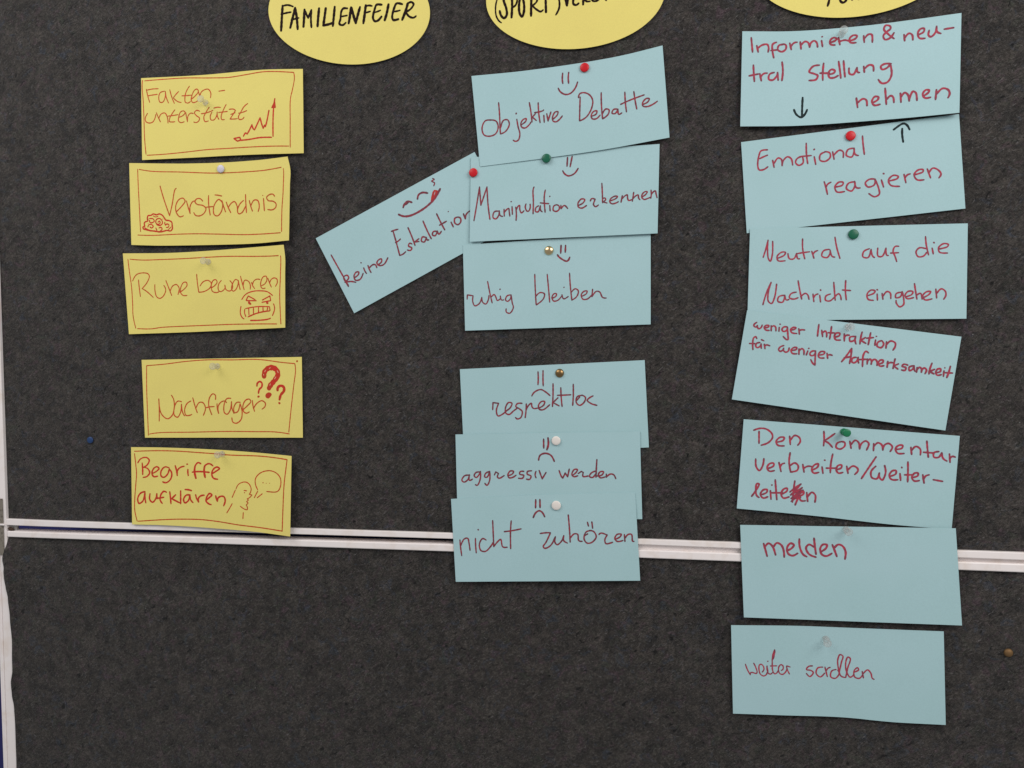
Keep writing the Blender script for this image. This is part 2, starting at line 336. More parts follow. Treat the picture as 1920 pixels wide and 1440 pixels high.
  grid='-2037,914,-15 -1687,916,-17 -1339,918,-19 -993,920,-21 -650,921,-22 -310,923,-22 28,924,-23 364,925,-23 697,925,-23 1027,925,-22 1355,925,-22 1680,926,-21 2003,926,-19 -2046,609,-9 -1695,610,-11 -1347,612,-12 -1002,613,-14 -659,614,-14 -319,615,-15 19,616,-15 354,616,-15 687,617,-15 1017,617,-14 1345,617,-13 1670,617,-12 1993,616,-10 -2055,303,-2 -1704,304,-4 -1356,305,-5 -1011,306,-7 -668,307,-7 -328,308,-8 9,308,-8 345,308,-7 677,308,-7 1007,308,-6 1335,308,-5 1660,307,-3 1982,307,-1 -2063,-2,4 -1713,-2,2 -1365,-1,1 -1020,-1,0 -678,0,0 -338,0,0 0,0,0 335,0,0 667,0,1 997,-1,2 1325,-1,4 1650,-2,6 1972,-2,8 -2072,-308,10 -1722,-308,9 -1374,-308,8 -1029,-308,8 -687,-308,7 -347,-308,7 -9,-308,8 325,-309,8 658,-309,9 987,-310,11 1315,-310,13 1639,-311,15 1962,-312,17 -2081,-614,17 -1731,-615,16 -1383,-615,15 -1038,-615,14 -696,-616,14 -356,-616,15 -19,-617,15 316,-617,16 648,-618,18 977,-619,19 1305,-620,21 1629,-621,23 1951,-622,26 -2090,-921,23 -1740,-921,22 -1392,-922,22 -1047,-923,21 -705,-924,22 -365,-924,22 -28,-925,23 306,-926,24 638,-927,26 968,-928,28 1294,-929,30 1619,-930,32 1941,-931,35',
  ink={
   'drawing': '''154:1026,159 1022,363;
154:1075,146 1055,381;
154:978,464 1000,539 1041,588 1100,545 1140,431''',
   'handwriting': '''142:42,1505 66,1172 96,716! 113,1151! 175,727! 190,1161 212,1498;
142:303,1311 256,1326 245,1455 275,1490 304,1410 310,1306! 318,1411 345,1441;
142:726,1240 699,1280 696,1365 723,1376 746,1242! 750,1345 767,1381;
142:796,883 786,1054 798,1395;
142:745,1172 787,1188 834,1201;
142:846,1246 851,1370;
142:845,1036;
142:917,1237 888,1267 885,1361 918,1390 947,1343 943,1265 917,1237;
142:964,1255 967,1337! 1000,1264 1036,1335;
142:1154,1277 1200,1227 1217,1153 1182,1136 1147,1226 1152,1315 1187,1345 1236,1292;
142:1277,1190 1292,1141 1327,1158! 1309,1270! 1331,1328 1364,1294;
134:1396,805 1402,989 1408,1248;
134:1407,1156 1431,1142 1440,1177 1416,1232! 1454,1259;
134:1488,1217 1549,1167 1565,1123 1538,1114 1496,1161 1483,1228 1507,1282 1550,1270 1574,1244;
134:1616,1112 1604,1259;
134:1608,1197 1643,1121 1669,1101 1672,1170 1684,1228 1716,1215;
134:1736,1053 1731,1143 1724,1250;
134:1729,1199 1758,1135 1784,1115 1790,1184 1804,1225;
134:1825,1165 1865,1113 1880,1058 1856,1050 1827,1109 1825,1177 1850,1225 1887,1206 1914,1187;
134:1920,1024 1924,1120 1919,1204;
134:1926,1121 1945,1066 1966,1046 1975,1115 1986,1201;
138:360,1275 364,1434;
138:363,1351 388,1285 409,1260 416,1344 423,1441;
138:445,1223 450,1403;
138:435,1105;
138:484,1242 492,1394 490,1547;
138:488,1311 509,1224 525,1206 528,1302 545,1379 572,1335;
138:593,1180 586,1254 604,1345 623,1347 638,1274 637,1192;
138:675,798 666,868 671,1128 670,1414''',
  }),
 'M0': dict(pos=(68.27, 291.10, 3.23), rot=0.07982,
  grid='-2092,1045,-8 -1735,1020,-8 -1381,995,-8 -1031,974,-7 -683,960,-5 -338,949,-4 5,941,-2 344,936,1 680,936,4 1013,942,7 1342,958,11 1667,984,15 1989,1011,20 -2090,718,-8 -1734,696,-8 -1381,674,-7 -1031,657,-6 -683,644,-5 -339,634,-3 3,628,-1 342,624,2 678,624,5 1010,631,8 1339,647,12 1664,671,16 1986,695,20 -2088,391,-8 -1733,372,-7 -1381,354,-7 -1031,339,-6 -684,328,-4 -340,320,-3 2,314,0 340,311,2 675,312,5 1007,319,8 1336,335,12 1661,357,16 1983,379,21 -2087,63,-7 -1732,48,-7 -1380,33,-6 -1031,20,-5 -684,11,-4 -341,5,-2 0,0,0 338,-2,3 673,0,6 1004,8,9 1333,23,13 1657,43,17 1980,63,22 -2085,-265,-7 -1731,-276,-7 -1380,-288,-6 -1031,-298,-5 -685,-305,-4 -342,-310,-2 -2,-314,0 336,-315,3 670,-312,6 1002,-303,10 1329,-289,13 1654,-271,18 1976,-253,22 -2084,-593,-7 -1730,-601,-6 -1379,-610,-6 -1031,-617,-5 -686,-622,-3 -343,-626,-1 -3,-628,1 334,-629,4 668,-625,7 999,-615,10 1326,-602,14 1651,-585,18 1973,-570,23 -2082,-921,-6 -1729,-926,-6 -1379,-931,-5 -1031,-936,-4 -686,-939,-3 -344,-941,-1 -5,-943,1 332,-942,4 665,-937,7 996,-927,11 1323,-914,15 1648,-900,19 1970,-887,24',
  ink={
   'drawing': '''152:941,168 932,303 934,398;
152:1004,171 994,297 994,410;
152:882,487 904,581 953,651 1006,638 1057,542 1087,415''',
   'handwriting': '''141:161,1012 97,1016 58,1167 72,1318 128,1362 193,1323 226,1183 211,1051 155,1006;
141:254,645 252,917 245,1200 243,1340;
141:251,1201 287,1049 330,1047 344,1149 303,1288 245,1341;
141:426,1058 433,1234 444,1387 424,1518 393,1542 369,1511;
176:425,928;
141:470,1189 516,1126 524,1071 495,1076 465,1155 470,1244 504,1273 553,1204 569,1159;
141:571,722 579,949 581,1159;
141:623,986 589,1052! 626,1137;
141:662,753 658,971 664,1198;
141:616,959 668,954 706,940;
141:709,1048 707,1203;
141:710,929;
141:741,1020 748,1185! 785,995;
141:799,1162 849,1077 858,1010 829,1008 798,1112 800,1200 832,1227 868,1183 900,1117;
141:1083,762 1100,681 1145,670 1200,739 1228,873 1205,1064 1147,1219 1080,1280;
141:1101,756 1087,1025 1075,1278;
141:1203,1218 1253,1185 1262,1121 1230,1118 1200,1200 1209,1277 1249,1291 1293,1224;
141:1323,732 1315,1003 1316,1315;
141:1317,1203 1356,1112 1390,1143 1377,1237 1319,1315;
141:1479,1160 1436,1155 1419,1228 1450,1248 1483,1166! 1487,1280 1520,1261;
141:1569,818 1566,1027 1570,1256;
141:1663,847 1669,1047 1680,1242;
141:1516,1068 1623,1014 1767,969;
141:1745,1172 1802,1137 1819,1079 1787,1059 1747,1131 1748,1206 1792,1238 1852,1215 1901,1169''',
  }),
 'M4': dict(pos=(46.61, -26.52, 1.50), rot=0.04910,
  grid='-2048,967,5 -1699,963,3 -1352,959,2 -1007,956,1 -666,952,1 -326,948,0 10,945,0 344,941,0 676,938,1 1006,934,1 1332,931,2 1657,927,3 1979,924,5 -2053,645,5 -1703,642,3 -1356,640,2 -1011,637,1 -670,635,1 -330,633,0 7,630,0 341,628,0 673,625,1 1003,623,1 1330,621,2 1654,619,3 1976,616,5 -2057,323,5 -1707,321,3 -1360,320,2 -1015,319,1 -673,318,1 -334,316,0 3,315,0 338,314,0 670,313,1 1000,312,1 1327,311,2 1652,310,3 1974,308,5 -2062,0,5 -1712,0,3 -1364,0,2 -1019,0,1 -677,0,1 -337,0,0 0,0,0 335,0,0 667,0,1 997,0,1 1324,0,2 1649,0,3 1971,0,5 -2066,-322,5 -1716,-321,3 -1368,-320,2 -1023,-319,1 -681,-318,1 -341,-317,0 -3,-316,0 332,-314,0 664,-313,1 994,-312,1 1321,-311,2 1646,-309,3 1969,-308,5 -2071,-646,5 -1720,-643,3 -1373,-641,2 -1027,-639,1 -685,-636,1 -344,-634,0 -7,-631,0 328,-629,0 661,-627,1 991,-624,1 1319,-622,2 1644,-619,3 1967,-617,5 -2075,-969,5 -1725,-965,3 -1377,-962,2 -1031,-958,1 -688,-955,1 -348,-951,0 -10,-948,0 325,-944,0 658,-940,1 988,-937,1 1316,-933,2 1641,-930,3 1964,-926,5',
  ink={
   'drawing': '''145:842,146 841,304 835,444;
145:897,127 892,310 891,475;
145:763,691 795,605 863,556 915,618 959,704''',
   'handwriting': '''145:333,964 340,800! 400,824! 372,994 387,1110 436,1077 486,993;
145:467,1017 523,938 544,839 508,817 473,928 473,1055 508,1090 558,1013 601,954;
145:652,850 603,852 584,914 619,969 651,1036 632,1174 595,1201 576,1168;
145:699,870 692,1027 680,1179;
145:692,1015 723,903 754,861 758,932 775,980 817,977;
145:825,985 885,915 898,837 865,829 830,914 837,1004 876,1021 951,914;
145:998,435 992,702 980,956;
145:1044,764 988,867! 1052,950;
145:1080,538 1079,737 1084,966;
145:1040,707 1106,709 1184,709;
145:1216,471 1211,725 1199,953;
145:1304,735 1251,767 1240,894 1274,961 1324,895 1341,789 1304,730;
145:1247,843 1279,770;
145:1423,760 1380,806 1359,855 1395,928 1460,980''',
  }),
 'M5': dict(pos=(39.91, -100.78, 2.77), rot=0.03249,
  grid='-2045,973,1 -1695,969,0 -1348,966,-1 -1003,963,-2 -661,959,-3 -321,956,-3 16,952,-3 350,949,-3 683,946,-3 1012,943,-2 1340,940,-1 1665,937,0 1987,933,1 -2052,649,2 -1702,647,0 -1354,644,0 -1009,642,-1 -667,640,-2 -327,638,-2 11,635,-2 345,633,-2 678,631,-2 1008,629,-1 1335,627,0 1660,625,0 1983,623,2 -2059,325,3 -1708,324,2 -1361,322,1 -1015,321,0 -673,320,-1 -332,319,-1 5,318,-1 340,317,-1 673,316,-1 1003,315,0 1331,314,1 1656,313,2 1979,312,3 -2066,1,4 -1715,0,2 -1367,0,2 -1021,0,1 -678,0,0 -338,0,0 0,0,0 335,0,0 668,0,0 999,0,1 1327,0,2 1652,0,2 1975,1,4 -2072,-324,5 -1722,-323,4 -1373,-322,3 -1027,-321,2 -684,-320,1 -343,-319,1 -5,-318,1 330,-317,1 664,-316,1 994,-315,2 1322,-314,3 1648,-312,4 1971,-311,5 -2079,-649,6 -1728,-647,5 -1379,-645,4 -1033,-643,3 -690,-641,2 -349,-639,2 -11,-637,2 325,-634,2 659,-632,2 990,-630,3 1318,-628,4 1644,-625,5 1968,-623,6 -2086,-975,7 -1735,-972,5 -1386,-969,5 -1039,-965,4 -696,-962,3 -354,-959,3 -16,-955,3 320,-952,3 654,-949,3 985,-945,4 1314,-942,5 1640,-939,5 1964,-935,7',
  ink={
   'drawing': '''170:954,140 953,343;
194:1002,116 1003,269 987,382;
170:894,615 913,507 968,465 1027,511 1064,651''',
   'handwriting': '''146:143,938 89,948 57,1049 81,1093 124,1031 139,925! 138,1052 172,1028;
146:258,865 210,881 192,952 214,991 252,903 261,853! 256,1030 224,1169 204,1156;
146:361,856 315,905 305,981 331,987 361,861! 358,1059 329,1173 306,1129;
146:411,939 427,871! 456,910! 443,986 461,1017 516,958;
146:560,964 607,920 619,865 583,858 556,951 570,1010 606,1004 645,954;
146:730,868 692,875 685,930 729,962 714,1025 672,1024;
146:815,859 770,877 767,933 807,978 792,1053 757,1047;
146:863,873 852,949 861,1018;
146:897,854 928,1048! 971,902;
146:1113,861 1136,996 1151,1040! 1179,922! 1204,1011! 1224,834;
146:1254,983 1299,908 1312,850 1280,844 1251,949 1268,1006 1314,990;
146:1320,939 1354,890! 1375,916! 1371,1004 1425,998;
146:1526,629 1517,844 1511,1027;
146:1504,890 1462,931 1440,1007 1473,1033 1512,946;
146:1524,1002 1576,978 1595,910 1561,904 1537,972 1557,1041 1608,1025;
146:1624,962 1623,1030! 1666,963 1702,977 1725,1067''',
  }),
 'M6': dict(pos=(35.87, -167.39, 4.80), rot=0.05203,
  grid='-2070,911,-25 -1719,916,-25 -1370,922,-26 -1023,927,-26 -679,932,-27 -338,937,-27 1,941,-27 337,943,-27 670,942,-27 1001,940,-26 1330,936,-26 1656,931,-25 1979,928,-25 -2070,604,-16 -1719,608,-16 -1370,612,-17 -1023,617,-17 -679,621,-18 -338,624,-18 0,627,-18 336,629,-18 670,628,-18 1001,626,-17 1329,622,-17 1655,618,-16 1979,615,-16 -2070,297,-7 -1719,300,-7 -1370,303,-8 -1023,306,-8 -680,309,-9 -338,312,-9 0,313,-9 336,314,-9 670,314,-9 1001,312,-8 1329,308,-8 1655,305,-7 1979,302,-7 -2070,-10,2 -1718,-9,2 -1370,-7,1 -1023,-5,1 -680,-3,0 -339,-1,0 0,0,0 336,0,0 669,0,0 1000,-2,1 1329,-5,1 1655,-8,2 1978,-10,2 -2070,-317,11 -1718,-317,11 -1370,-316,10 -1023,-315,10 -680,-314,9 -339,-314,9 0,-313,9 336,-314,9 669,-315,9 1000,-316,10 1328,-319,10 1654,-321,11 1978,-323,11 -2070,-624,20 -1718,-625,20 -1370,-625,19 -1023,-625,19 -680,-626,18 -339,-626,18 0,-627,18 336,-628,18 669,-629,18 1000,-630,19 1328,-632,19 1654,-634,20 1978,-635,20 -2070,-931,29 -1718,-933,29 -1370,-934,28 -1023,-936,28 -680,-937,27 -339,-939,27 -1,-940,27 335,-941,27 669,-943,27 1000,-944,28 1328,-945,28 1654,-946,29 1977,-947,29',
  ink={
   'drawing': '''170:918,111 911,296;
170:963,107 960,295;
170:880,520 910,412 948,368 979,404 1004,508''',
   'handwriting': '''146:71,996 74,1184 81,1371;
146:76,1130 120,972 156,961 168,1082 174,1247;
146:240,966 238,1138 240,1311;
170:276,764;
146:354,1013 316,979 279,1114 293,1260 341,1281 398,1173 431,1070;
146:438,557 436,860 434,1175;
146:434,1175 473,1072 513,1009 530,1180 578,1195;
146:639,581 623,871 616,1231;
146:558,828 649,808 740,775;
146:945,895 1003,881 1057,883! 1003,1099 970,1200 987,1239 1049,1178 1108,975! 1099,1103 1122,1160 1172,1080 1200,954! 1196,1069 1233,1126;
146:1261,485 1265,778 1265,1104;
146:1270,1008 1315,920 1351,934 1359,1074 1395,1093;
146:1504,850 1443,886 1418,1038 1448,1135 1503,1116 1551,991 1527,876 1480,849;
146:1428,962 1460,925;
146:1464,659 1473,748;
146:1512,655 1517,800;
146:1583,941 1605,911 1670,956! 1642,1069 1652,1150 1725,1122;
146:1751,1059 1810,997 1823,942 1778,946 1752,1034 1774,1102 1837,1086;
146:1857,948 1859,1104;
146:1860,1036 1899,949 1935,950 1943,1102 1957,1109''',
  }),
 'R0': dict(pos=(346.55, 305.05, 4.25), rot=-0.00578,
  grid='-2079,1027,-15 -1721,996,-18 -1366,966,-21 -1015,946,-23 -667,938,-24 -322,937,-24 19,939,-22 356,945,-20 690,958,-17 1020,974,-13 1346,991,-8 1669,1009,-2 1989,1026,5 -2085,708,-8 -1728,679,-12 -1373,651,-14 -1021,632,-16 -673,624,-17 -328,624,-16 13,626,-15 350,632,-13 684,643,-9 1014,658,-5 1341,674,0 1664,691,7 1984,707,14 -2092,389,-1 -1734,361,-5 -1379,335,-7 -1028,317,-9 -679,310,-9 -335,310,-9 6,313,-8 344,319,-5 678,329,-2 1008,342,3 1335,357,8 1659,373,15 1979,388,22 -2098,69,5 -1740,44,2 -1385,19,0 -1034,2,-2 -686,-4,-2 -341,-4,-2 0,0,0 338,5,3 672,14,6 1003,26,11 1330,40,16 1653,55,23 1974,69,30 -2104,-251,12 -1747,-274,9 -1392,-298,7 -1040,-314,5 -692,-319,5 -348,-317,6 -6,-313,8 332,-308,10 666,-301,14 997,-291,19 1324,-278,24 1648,-264,31 1969,-251,39 -2111,-571,19 -1753,-593,16 -1398,-614,14 -1047,-629,12 -699,-633,12 -354,-631,13 -13,-627,15 325,-622,18 660,-616,22 991,-607,27 1319,-596,32 1643,-583,39 1964,-570,47 -2117,-892,25 -1759,-911,22 -1404,-931,20 -1053,-945,20 -705,-948,20 -360,-946,20 -19,-941,22 319,-936,25 654,-931,30 985,-924,35 1313,-914,40 1637,-902,48 1958,-890,55',
  ink={
   'handwriting': '''175:82,135 89,276 97,436;
175:134,302 148,435;
175:143,358 184,288 228,275 242,339 238,434;
175:311,230 278,274 277,403 290,553;
175:263,403 318,390;
175:372,276 334,300 327,390 363,430 398,375 397,289 370,270;
175:433,253 448,388;
175:442,325 472,250 500,237;
175:528,235 537,383;
175:534,305 572,232 600,257 614,354! 628,261 655,226 678,268 687,360;
175:722,237 732,360;
164:727,153;
175:801,290 845,260 861,224 830,192 800,251 807,330 844,349;
175:876,201 890,350;
175:884,285 934,264 979,286 1034,247 1045,198 1011,178 978,240 985,321 1037,337;
175:1106,211 1113,346;
175:1113,269 1151,189 1179,203 1187,363;
175:1384,338 1336,244 1290,118 1306,46 1345,70 1351,122 1313,187 1286,256 1303,337 1348,316 1383,219;
175:1476,284 1483,411;
175:1482,353 1521,271 1549,305 1558,412;
175:1603,325 1655,279 1660,213 1627,210 1603,283 1617,392 1668,414;
175:1706,264 1701,362 1724,398 1762,330 1774,203! 1779,311 1813,358;
175:1846,281 1930,276;
175:107,714 112,881 119,1054;
175:71,938 153,899;
175:167,894 182,1041;
175:174,966 201,894 234,880;
175:297,867 256,906 250,1009 285,1027 323,932 328,868! 331,945 335,1028;
175:367,650 376,843 369,1037;
175:707,749 650,766 617,877 662,923 694,966 680,1046 617,1058;
175:746,717 740,909 742,1069;
175:716,918 802,933;
175:794,962 843,932 851,890 818,858 791,931 805,1028 844,1035 880,998;
175:883,703 896,886 906,1054;
175:928,699 935,867 944,1036;
175:979,863 986,980 1020,999 1052,865! 1058,956 1075,972;
175:1113,852 1120,973;
175:1119,909 1163,832 1197,857 1204,965;
175:1364,853 1303,843 1270,886 1282,952 1326,930 1356,856! 1369,1087 1335,1223 1285,1240 1250,1156;
175:1053,1505 1066,1699;
175:1065,1602 1115,1529 1143,1560 1152,1676;
175:1203,1627 1249,1572 1254,1518 1220,1506 1196,1595 1217,1681 1269,1673;
175:1314,1352 1321,1518 1328,1684;
175:1327,1588 1366,1515 1388,1545 1397,1661;
175:1455,1484 1462,1667;
175:1461,1566 1494,1480 1522,1524 1537,1658! 1545,1567 1569,1472 1595,1503 1608,1661;
175:1666,1588 1712,1524 1718,1483 1686,1470 1660,1544 1680,1628 1732,1628;
175:1785,1487 1778,1683;
175:1786,1579 1841,1476 1891,1513 1907,1591 1893,1674''',
   'arrow_mark': '''187:562,1412 560,1605 560,1798;
187:486,1662 510,1767 555,1828 587,1762 605,1675''',
  }),
 'R1': dict(pos=(349.24, 207.36, 1.65), rot=0.07126,
  grid='-2091,926,2 -1734,926,0 -1380,926,-1 -1028,925,-2 -680,925,-3 -334,924,-4 8,923,-5 348,922,-5 684,922,-4 1018,921,-3 1349,920,-2 1677,918,-1 2002,917,0 -2095,618,2 -1738,617,0 -1383,617,-1 -1031,617,-2 -683,617,-3 -337,616,-3 5,616,-3 345,615,-3 682,615,-2 1016,614,-1 1347,613,0 1675,612,2 2000,611,4 -2099,308,2 -1741,308,0 -1387,308,-1 -1035,308,-1 -686,308,-2 -340,308,-2 3,308,-1 343,308,-1 679,307,0 1013,307,1 1345,306,3 1673,306,5 1998,305,7 -2103,-1,2 -1745,-1,0 -1390,-1,0 -1038,0,-1 -689,0,-1 -343,0,-1 0,0,0 340,0,1 677,0,2 1011,0,4 1342,-1,6 1671,-1,8 1996,-1,10 -2107,-311,1 -1749,-310,0 -1394,-310,0 -1041,-309,0 -692,-309,0 -346,-308,1 -3,-308,2 338,-308,3 675,-308,4 1009,-308,6 1340,-308,8 1669,-308,11 1994,-308,14 -2111,-621,1 -1753,-620,0 -1397,-619,0 -1045,-619,0 -695,-618,1 -349,-617,2 -5,-617,3 335,-616,5 672,-616,6 1007,-615,9 1338,-615,11 1667,-614,14 1992,-614,17 -2115,-932,0 -1756,-930,0 -1401,-929,0 -1048,-928,1 -698,-927,2 -352,-926,3 -8,-925,5 332,-924,6 670,-924,9 1005,-923,11 1336,-922,14 1665,-921,17 1990,-921,20',
  ink={
   'handwriting': '''153:235,240 176,247 155,342 138,551 149,653 188,659 229,610;
153:161,410 195,381 232,357;
153:277,485 286,640;
153:286,560 328,447 357,488 360,622! 371,527 412,446 445,495 456,637;
153:552,474 500,512 484,595 513,662 551,620 551,492;
153:592,207 588,445 594,646;
153:523,479 568,479 630,484;
153:657,518 666,685;
177:661,360;
153:760,443 714,490 708,607 754,645 801,574 800,476 758,437;
153:827,462 836,624;
153:836,536 889,446 921,485 920,609;
153:1020,440 967,459 950,573 996,623 1021,533 1024,442! 1031,575 1058,609;
153:1108,203 1109,387 1114,599;
153:733,1084 745,1206 755,1360;
153:745,1211 763,1145 794,1109;
153:831,1225 896,1201 905,1146 867,1129 828,1216 842,1331 911,1345;
153:1006,1161 952,1180 931,1285 976,1350 1009,1254 1009,1154! 1022,1289 1055,1306;
153:1196,1156 1144,1147 1106,1215 1128,1306 1185,1277 1197,1162! 1224,1366 1226,1485 1183,1531 1133,1452;
153:1254,1191 1269,1345;
177:1278,1061;
153:1329,1230 1400,1198 1409,1156 1363,1124 1319,1209 1335,1324 1414,1372;
153:1463,1132 1475,1310;
153:1472,1205 1491,1152 1519,1134;
153:1561,1164 1637,1120 1638,1076 1594,1072 1555,1157 1577,1273 1640,1293;
153:1678,1074 1702,1269;
153:1690,1161 1728,1070 1772,1114 1799,1212 1778,1289''',
   'arrow_mark': '''188:1474,155 1470,285 1475,437;
188:1396,153 1488,50 1518,90 1540,193''',
  }),
 'R2': dict(pos=(353.82, 109.33, 2.52), rot=-0.01511,
  grid='-2087,936,9 -1732,935,5 -1379,935,1 -1028,934,-2 -681,934,-4 -337,933,-6 5,932,-8 343,931,-8 679,930,-9 1012,929,-9 1342,928,-8 1669,927,-7 1993,925,-5 -2092,624,9 -1736,624,5 -1382,624,2 -1031,623,-1 -684,623,-3 -339,622,-4 3,622,-5 342,621,-5 678,620,-5 1012,620,-5 1342,619,-4 1669,618,-2 1994,617,0 -2097,312,8 -1740,312,5 -1386,312,3 -1034,312,1 -686,312,-1 -341,311,-2 2,311,-2 341,311,-2 678,310,-2 1011,310,-1 1342,309,1 1670,309,3 1995,308,6 -2101,-1,8 -1744,-1,5 -1389,0,3 -1037,0,2 -689,0,1 -343,0,0 0,0,0 340,0,1 677,0,2 1011,0,3 1342,0,5 1670,-1,8 1995,-1,11 -2106,-314,8 -1748,-314,6 -1393,-313,4 -1040,-313,3 -691,-312,2 -345,-312,2 -2,-311,3 339,-311,3 676,-311,5 1010,-311,7 1342,-310,10 1670,-310,13 1996,-310,16 -2111,-628,7 -1752,-627,6 -1396,-626,4 -1043,-625,4 -694,-625,4 -347,-624,4 -3,-623,5 338,-622,6 675,-622,8 1010,-621,11 1342,-621,14 1671,-620,18 1996,-620,22 -2116,-942,7 -1756,-941,6 -1400,-940,5 -1046,-939,5 -696,-938,5 -349,-936,6 -5,-935,8 337,-934,9 675,-933,12 1010,-932,15 1342,-931,18 1671,-930,22 1997,-929,27',
  ink={
   'handwriting': '''142:128,630 151,446 168,262! 166,473 176,659 194,718 211,581 211,290;
142:263,655 321,592 331,534 298,527 257,610 266,708 330,714;
142:354,562 370,673 408,675 433,560! 445,671 462,677;
142:485,252 488,462 509,679;
142:438,565 505,542 552,531;
142:572,519 593,670;
142:584,591 600,534 626,508;
142:731,487 679,519 666,628 714,662 741,566 740,501! 758,633 784,655;
142:782,228 801,451 832,683;
142:1099,492 1049,549 1042,658 1089,679 1116,505! 1128,636 1148,681;
142:1177,482 1182,652 1218,658 1252,486! 1259,629 1274,643;
142:1370,452 1334,458 1318,554 1336,658 1353,776;
142:1296,592 1369,587;
142:1613,257 1622,439 1644,646;
142:1622,516 1558,495 1529,576 1549,678 1596,670 1626,594;
142:1676,506 1687,627;
165:1692,390;
142:1741,527 1816,479 1824,435 1782,415 1736,495 1744,591 1817,615;
142:138,1656 168,1400 207,1176! 182,1427 187,1586 216,1634 242,1508 258,1218;
142:333,1458 281,1491 274,1588 316,1608 336,1458! 349,1559 373,1552;
142:439,1395 392,1428 378,1512 416,1545 457,1515;
142:454,1151 469,1331 491,1547;
142:482,1494 521,1424 543,1451 558,1554;
142:593,1440 603,1603;
142:600,1524 616,1462 638,1441;
142:655,1468 664,1610;
165:662,1358;
142:752,1445 711,1491 710,1575 746,1594 786,1524;
142:781,1197 788,1367 798,1577;
142:793,1504 828,1442 845,1487 852,1571;
142:890,1161 889,1370 899,1572;
142:861,1362 936,1377;
142:1100,1487 1152,1436 1160,1392 1124,1373 1089,1455 1098,1565 1145,1592;
142:1180,1458 1184,1588;
165:1180,1367;
142:1225,1446 1234,1569;
142:1231,1517 1269,1409 1298,1435 1306,1558;
142:1400,1426 1354,1458 1352,1541 1393,1521 1409,1413! 1424,1569 1423,1691 1389,1736 1358,1658 1355,1598;
142:1447,1523 1499,1473 1506,1416 1465,1409 1436,1491 1455,1562 1513,1545;
142:1520,1248 1532,1417 1545,1577;
142:1538,1500 1577,1457 1592,1579;
142:1598,1553 1656,1477 1669,1421 1629,1427 1598,1509 1617,1592 1681,1576;
142:1716,1371 1725,1557;
142:1723,1466 1767,1367 1803,1420 1809,1502 1790,1584''',
  }),
 'R3': dict(pos=(343.11, 13.03, 3.23), rot=-0.15172,
  grid='-2086,925,24 -1731,925,18 -1378,926,12 -1028,926,6 -680,927,1 -335,927,-3 7,928,-7 347,928,-11 684,929,-15 1019,929,-18 1351,929,-20 1680,930,-22 2007,930,-24 -2091,617,21 -1735,618,16 -1381,618,11 -1031,618,6 -683,619,2 -338,619,-2 5,619,-5 345,620,-8 682,620,-11 1017,620,-13 1349,620,-15 1678,620,-16 2005,620,-17 -2095,309,19 -1738,309,14 -1385,309,10 -1034,310,6 -686,310,3 -340,310,0 2,310,-2 342,310,-5 680,310,-6 1015,310,-8 1347,310,-9 1676,310,-9 2003,310,-10 -2099,0,17 -1742,0,13 -1388,0,10 -1037,0,7 -689,0,4 -343,0,2 0,0,0 340,0,-1 678,0,-2 1013,0,-3 1345,0,-3 1674,0,-3 2001,0,-2 -2103,-310,14 -1746,-310,11 -1392,-310,9 -1040,-310,7 -691,-310,5 -345,-311,3 -2,-311,2 338,-311,2 676,-311,2 1011,-311,2 1343,-311,3 1672,-311,4 1999,-311,5 -2107,-621,12 -1749,-621,10 -1395,-621,8 -1043,-621,7 -694,-622,6 -348,-622,5 -5,-622,5 336,-622,5 674,-622,6 1009,-622,7 1341,-622,8 1670,-623,10 1997,-623,12 -2111,-933,10 -1753,-933,8 -1398,-933,7 -1046,-933,7 -697,-934,7 -351,-934,7 -7,-934,8 334,-934,9 672,-934,10 1007,-934,12 1339,-935,14 1668,-935,17 1995,-935,20',
  ink={
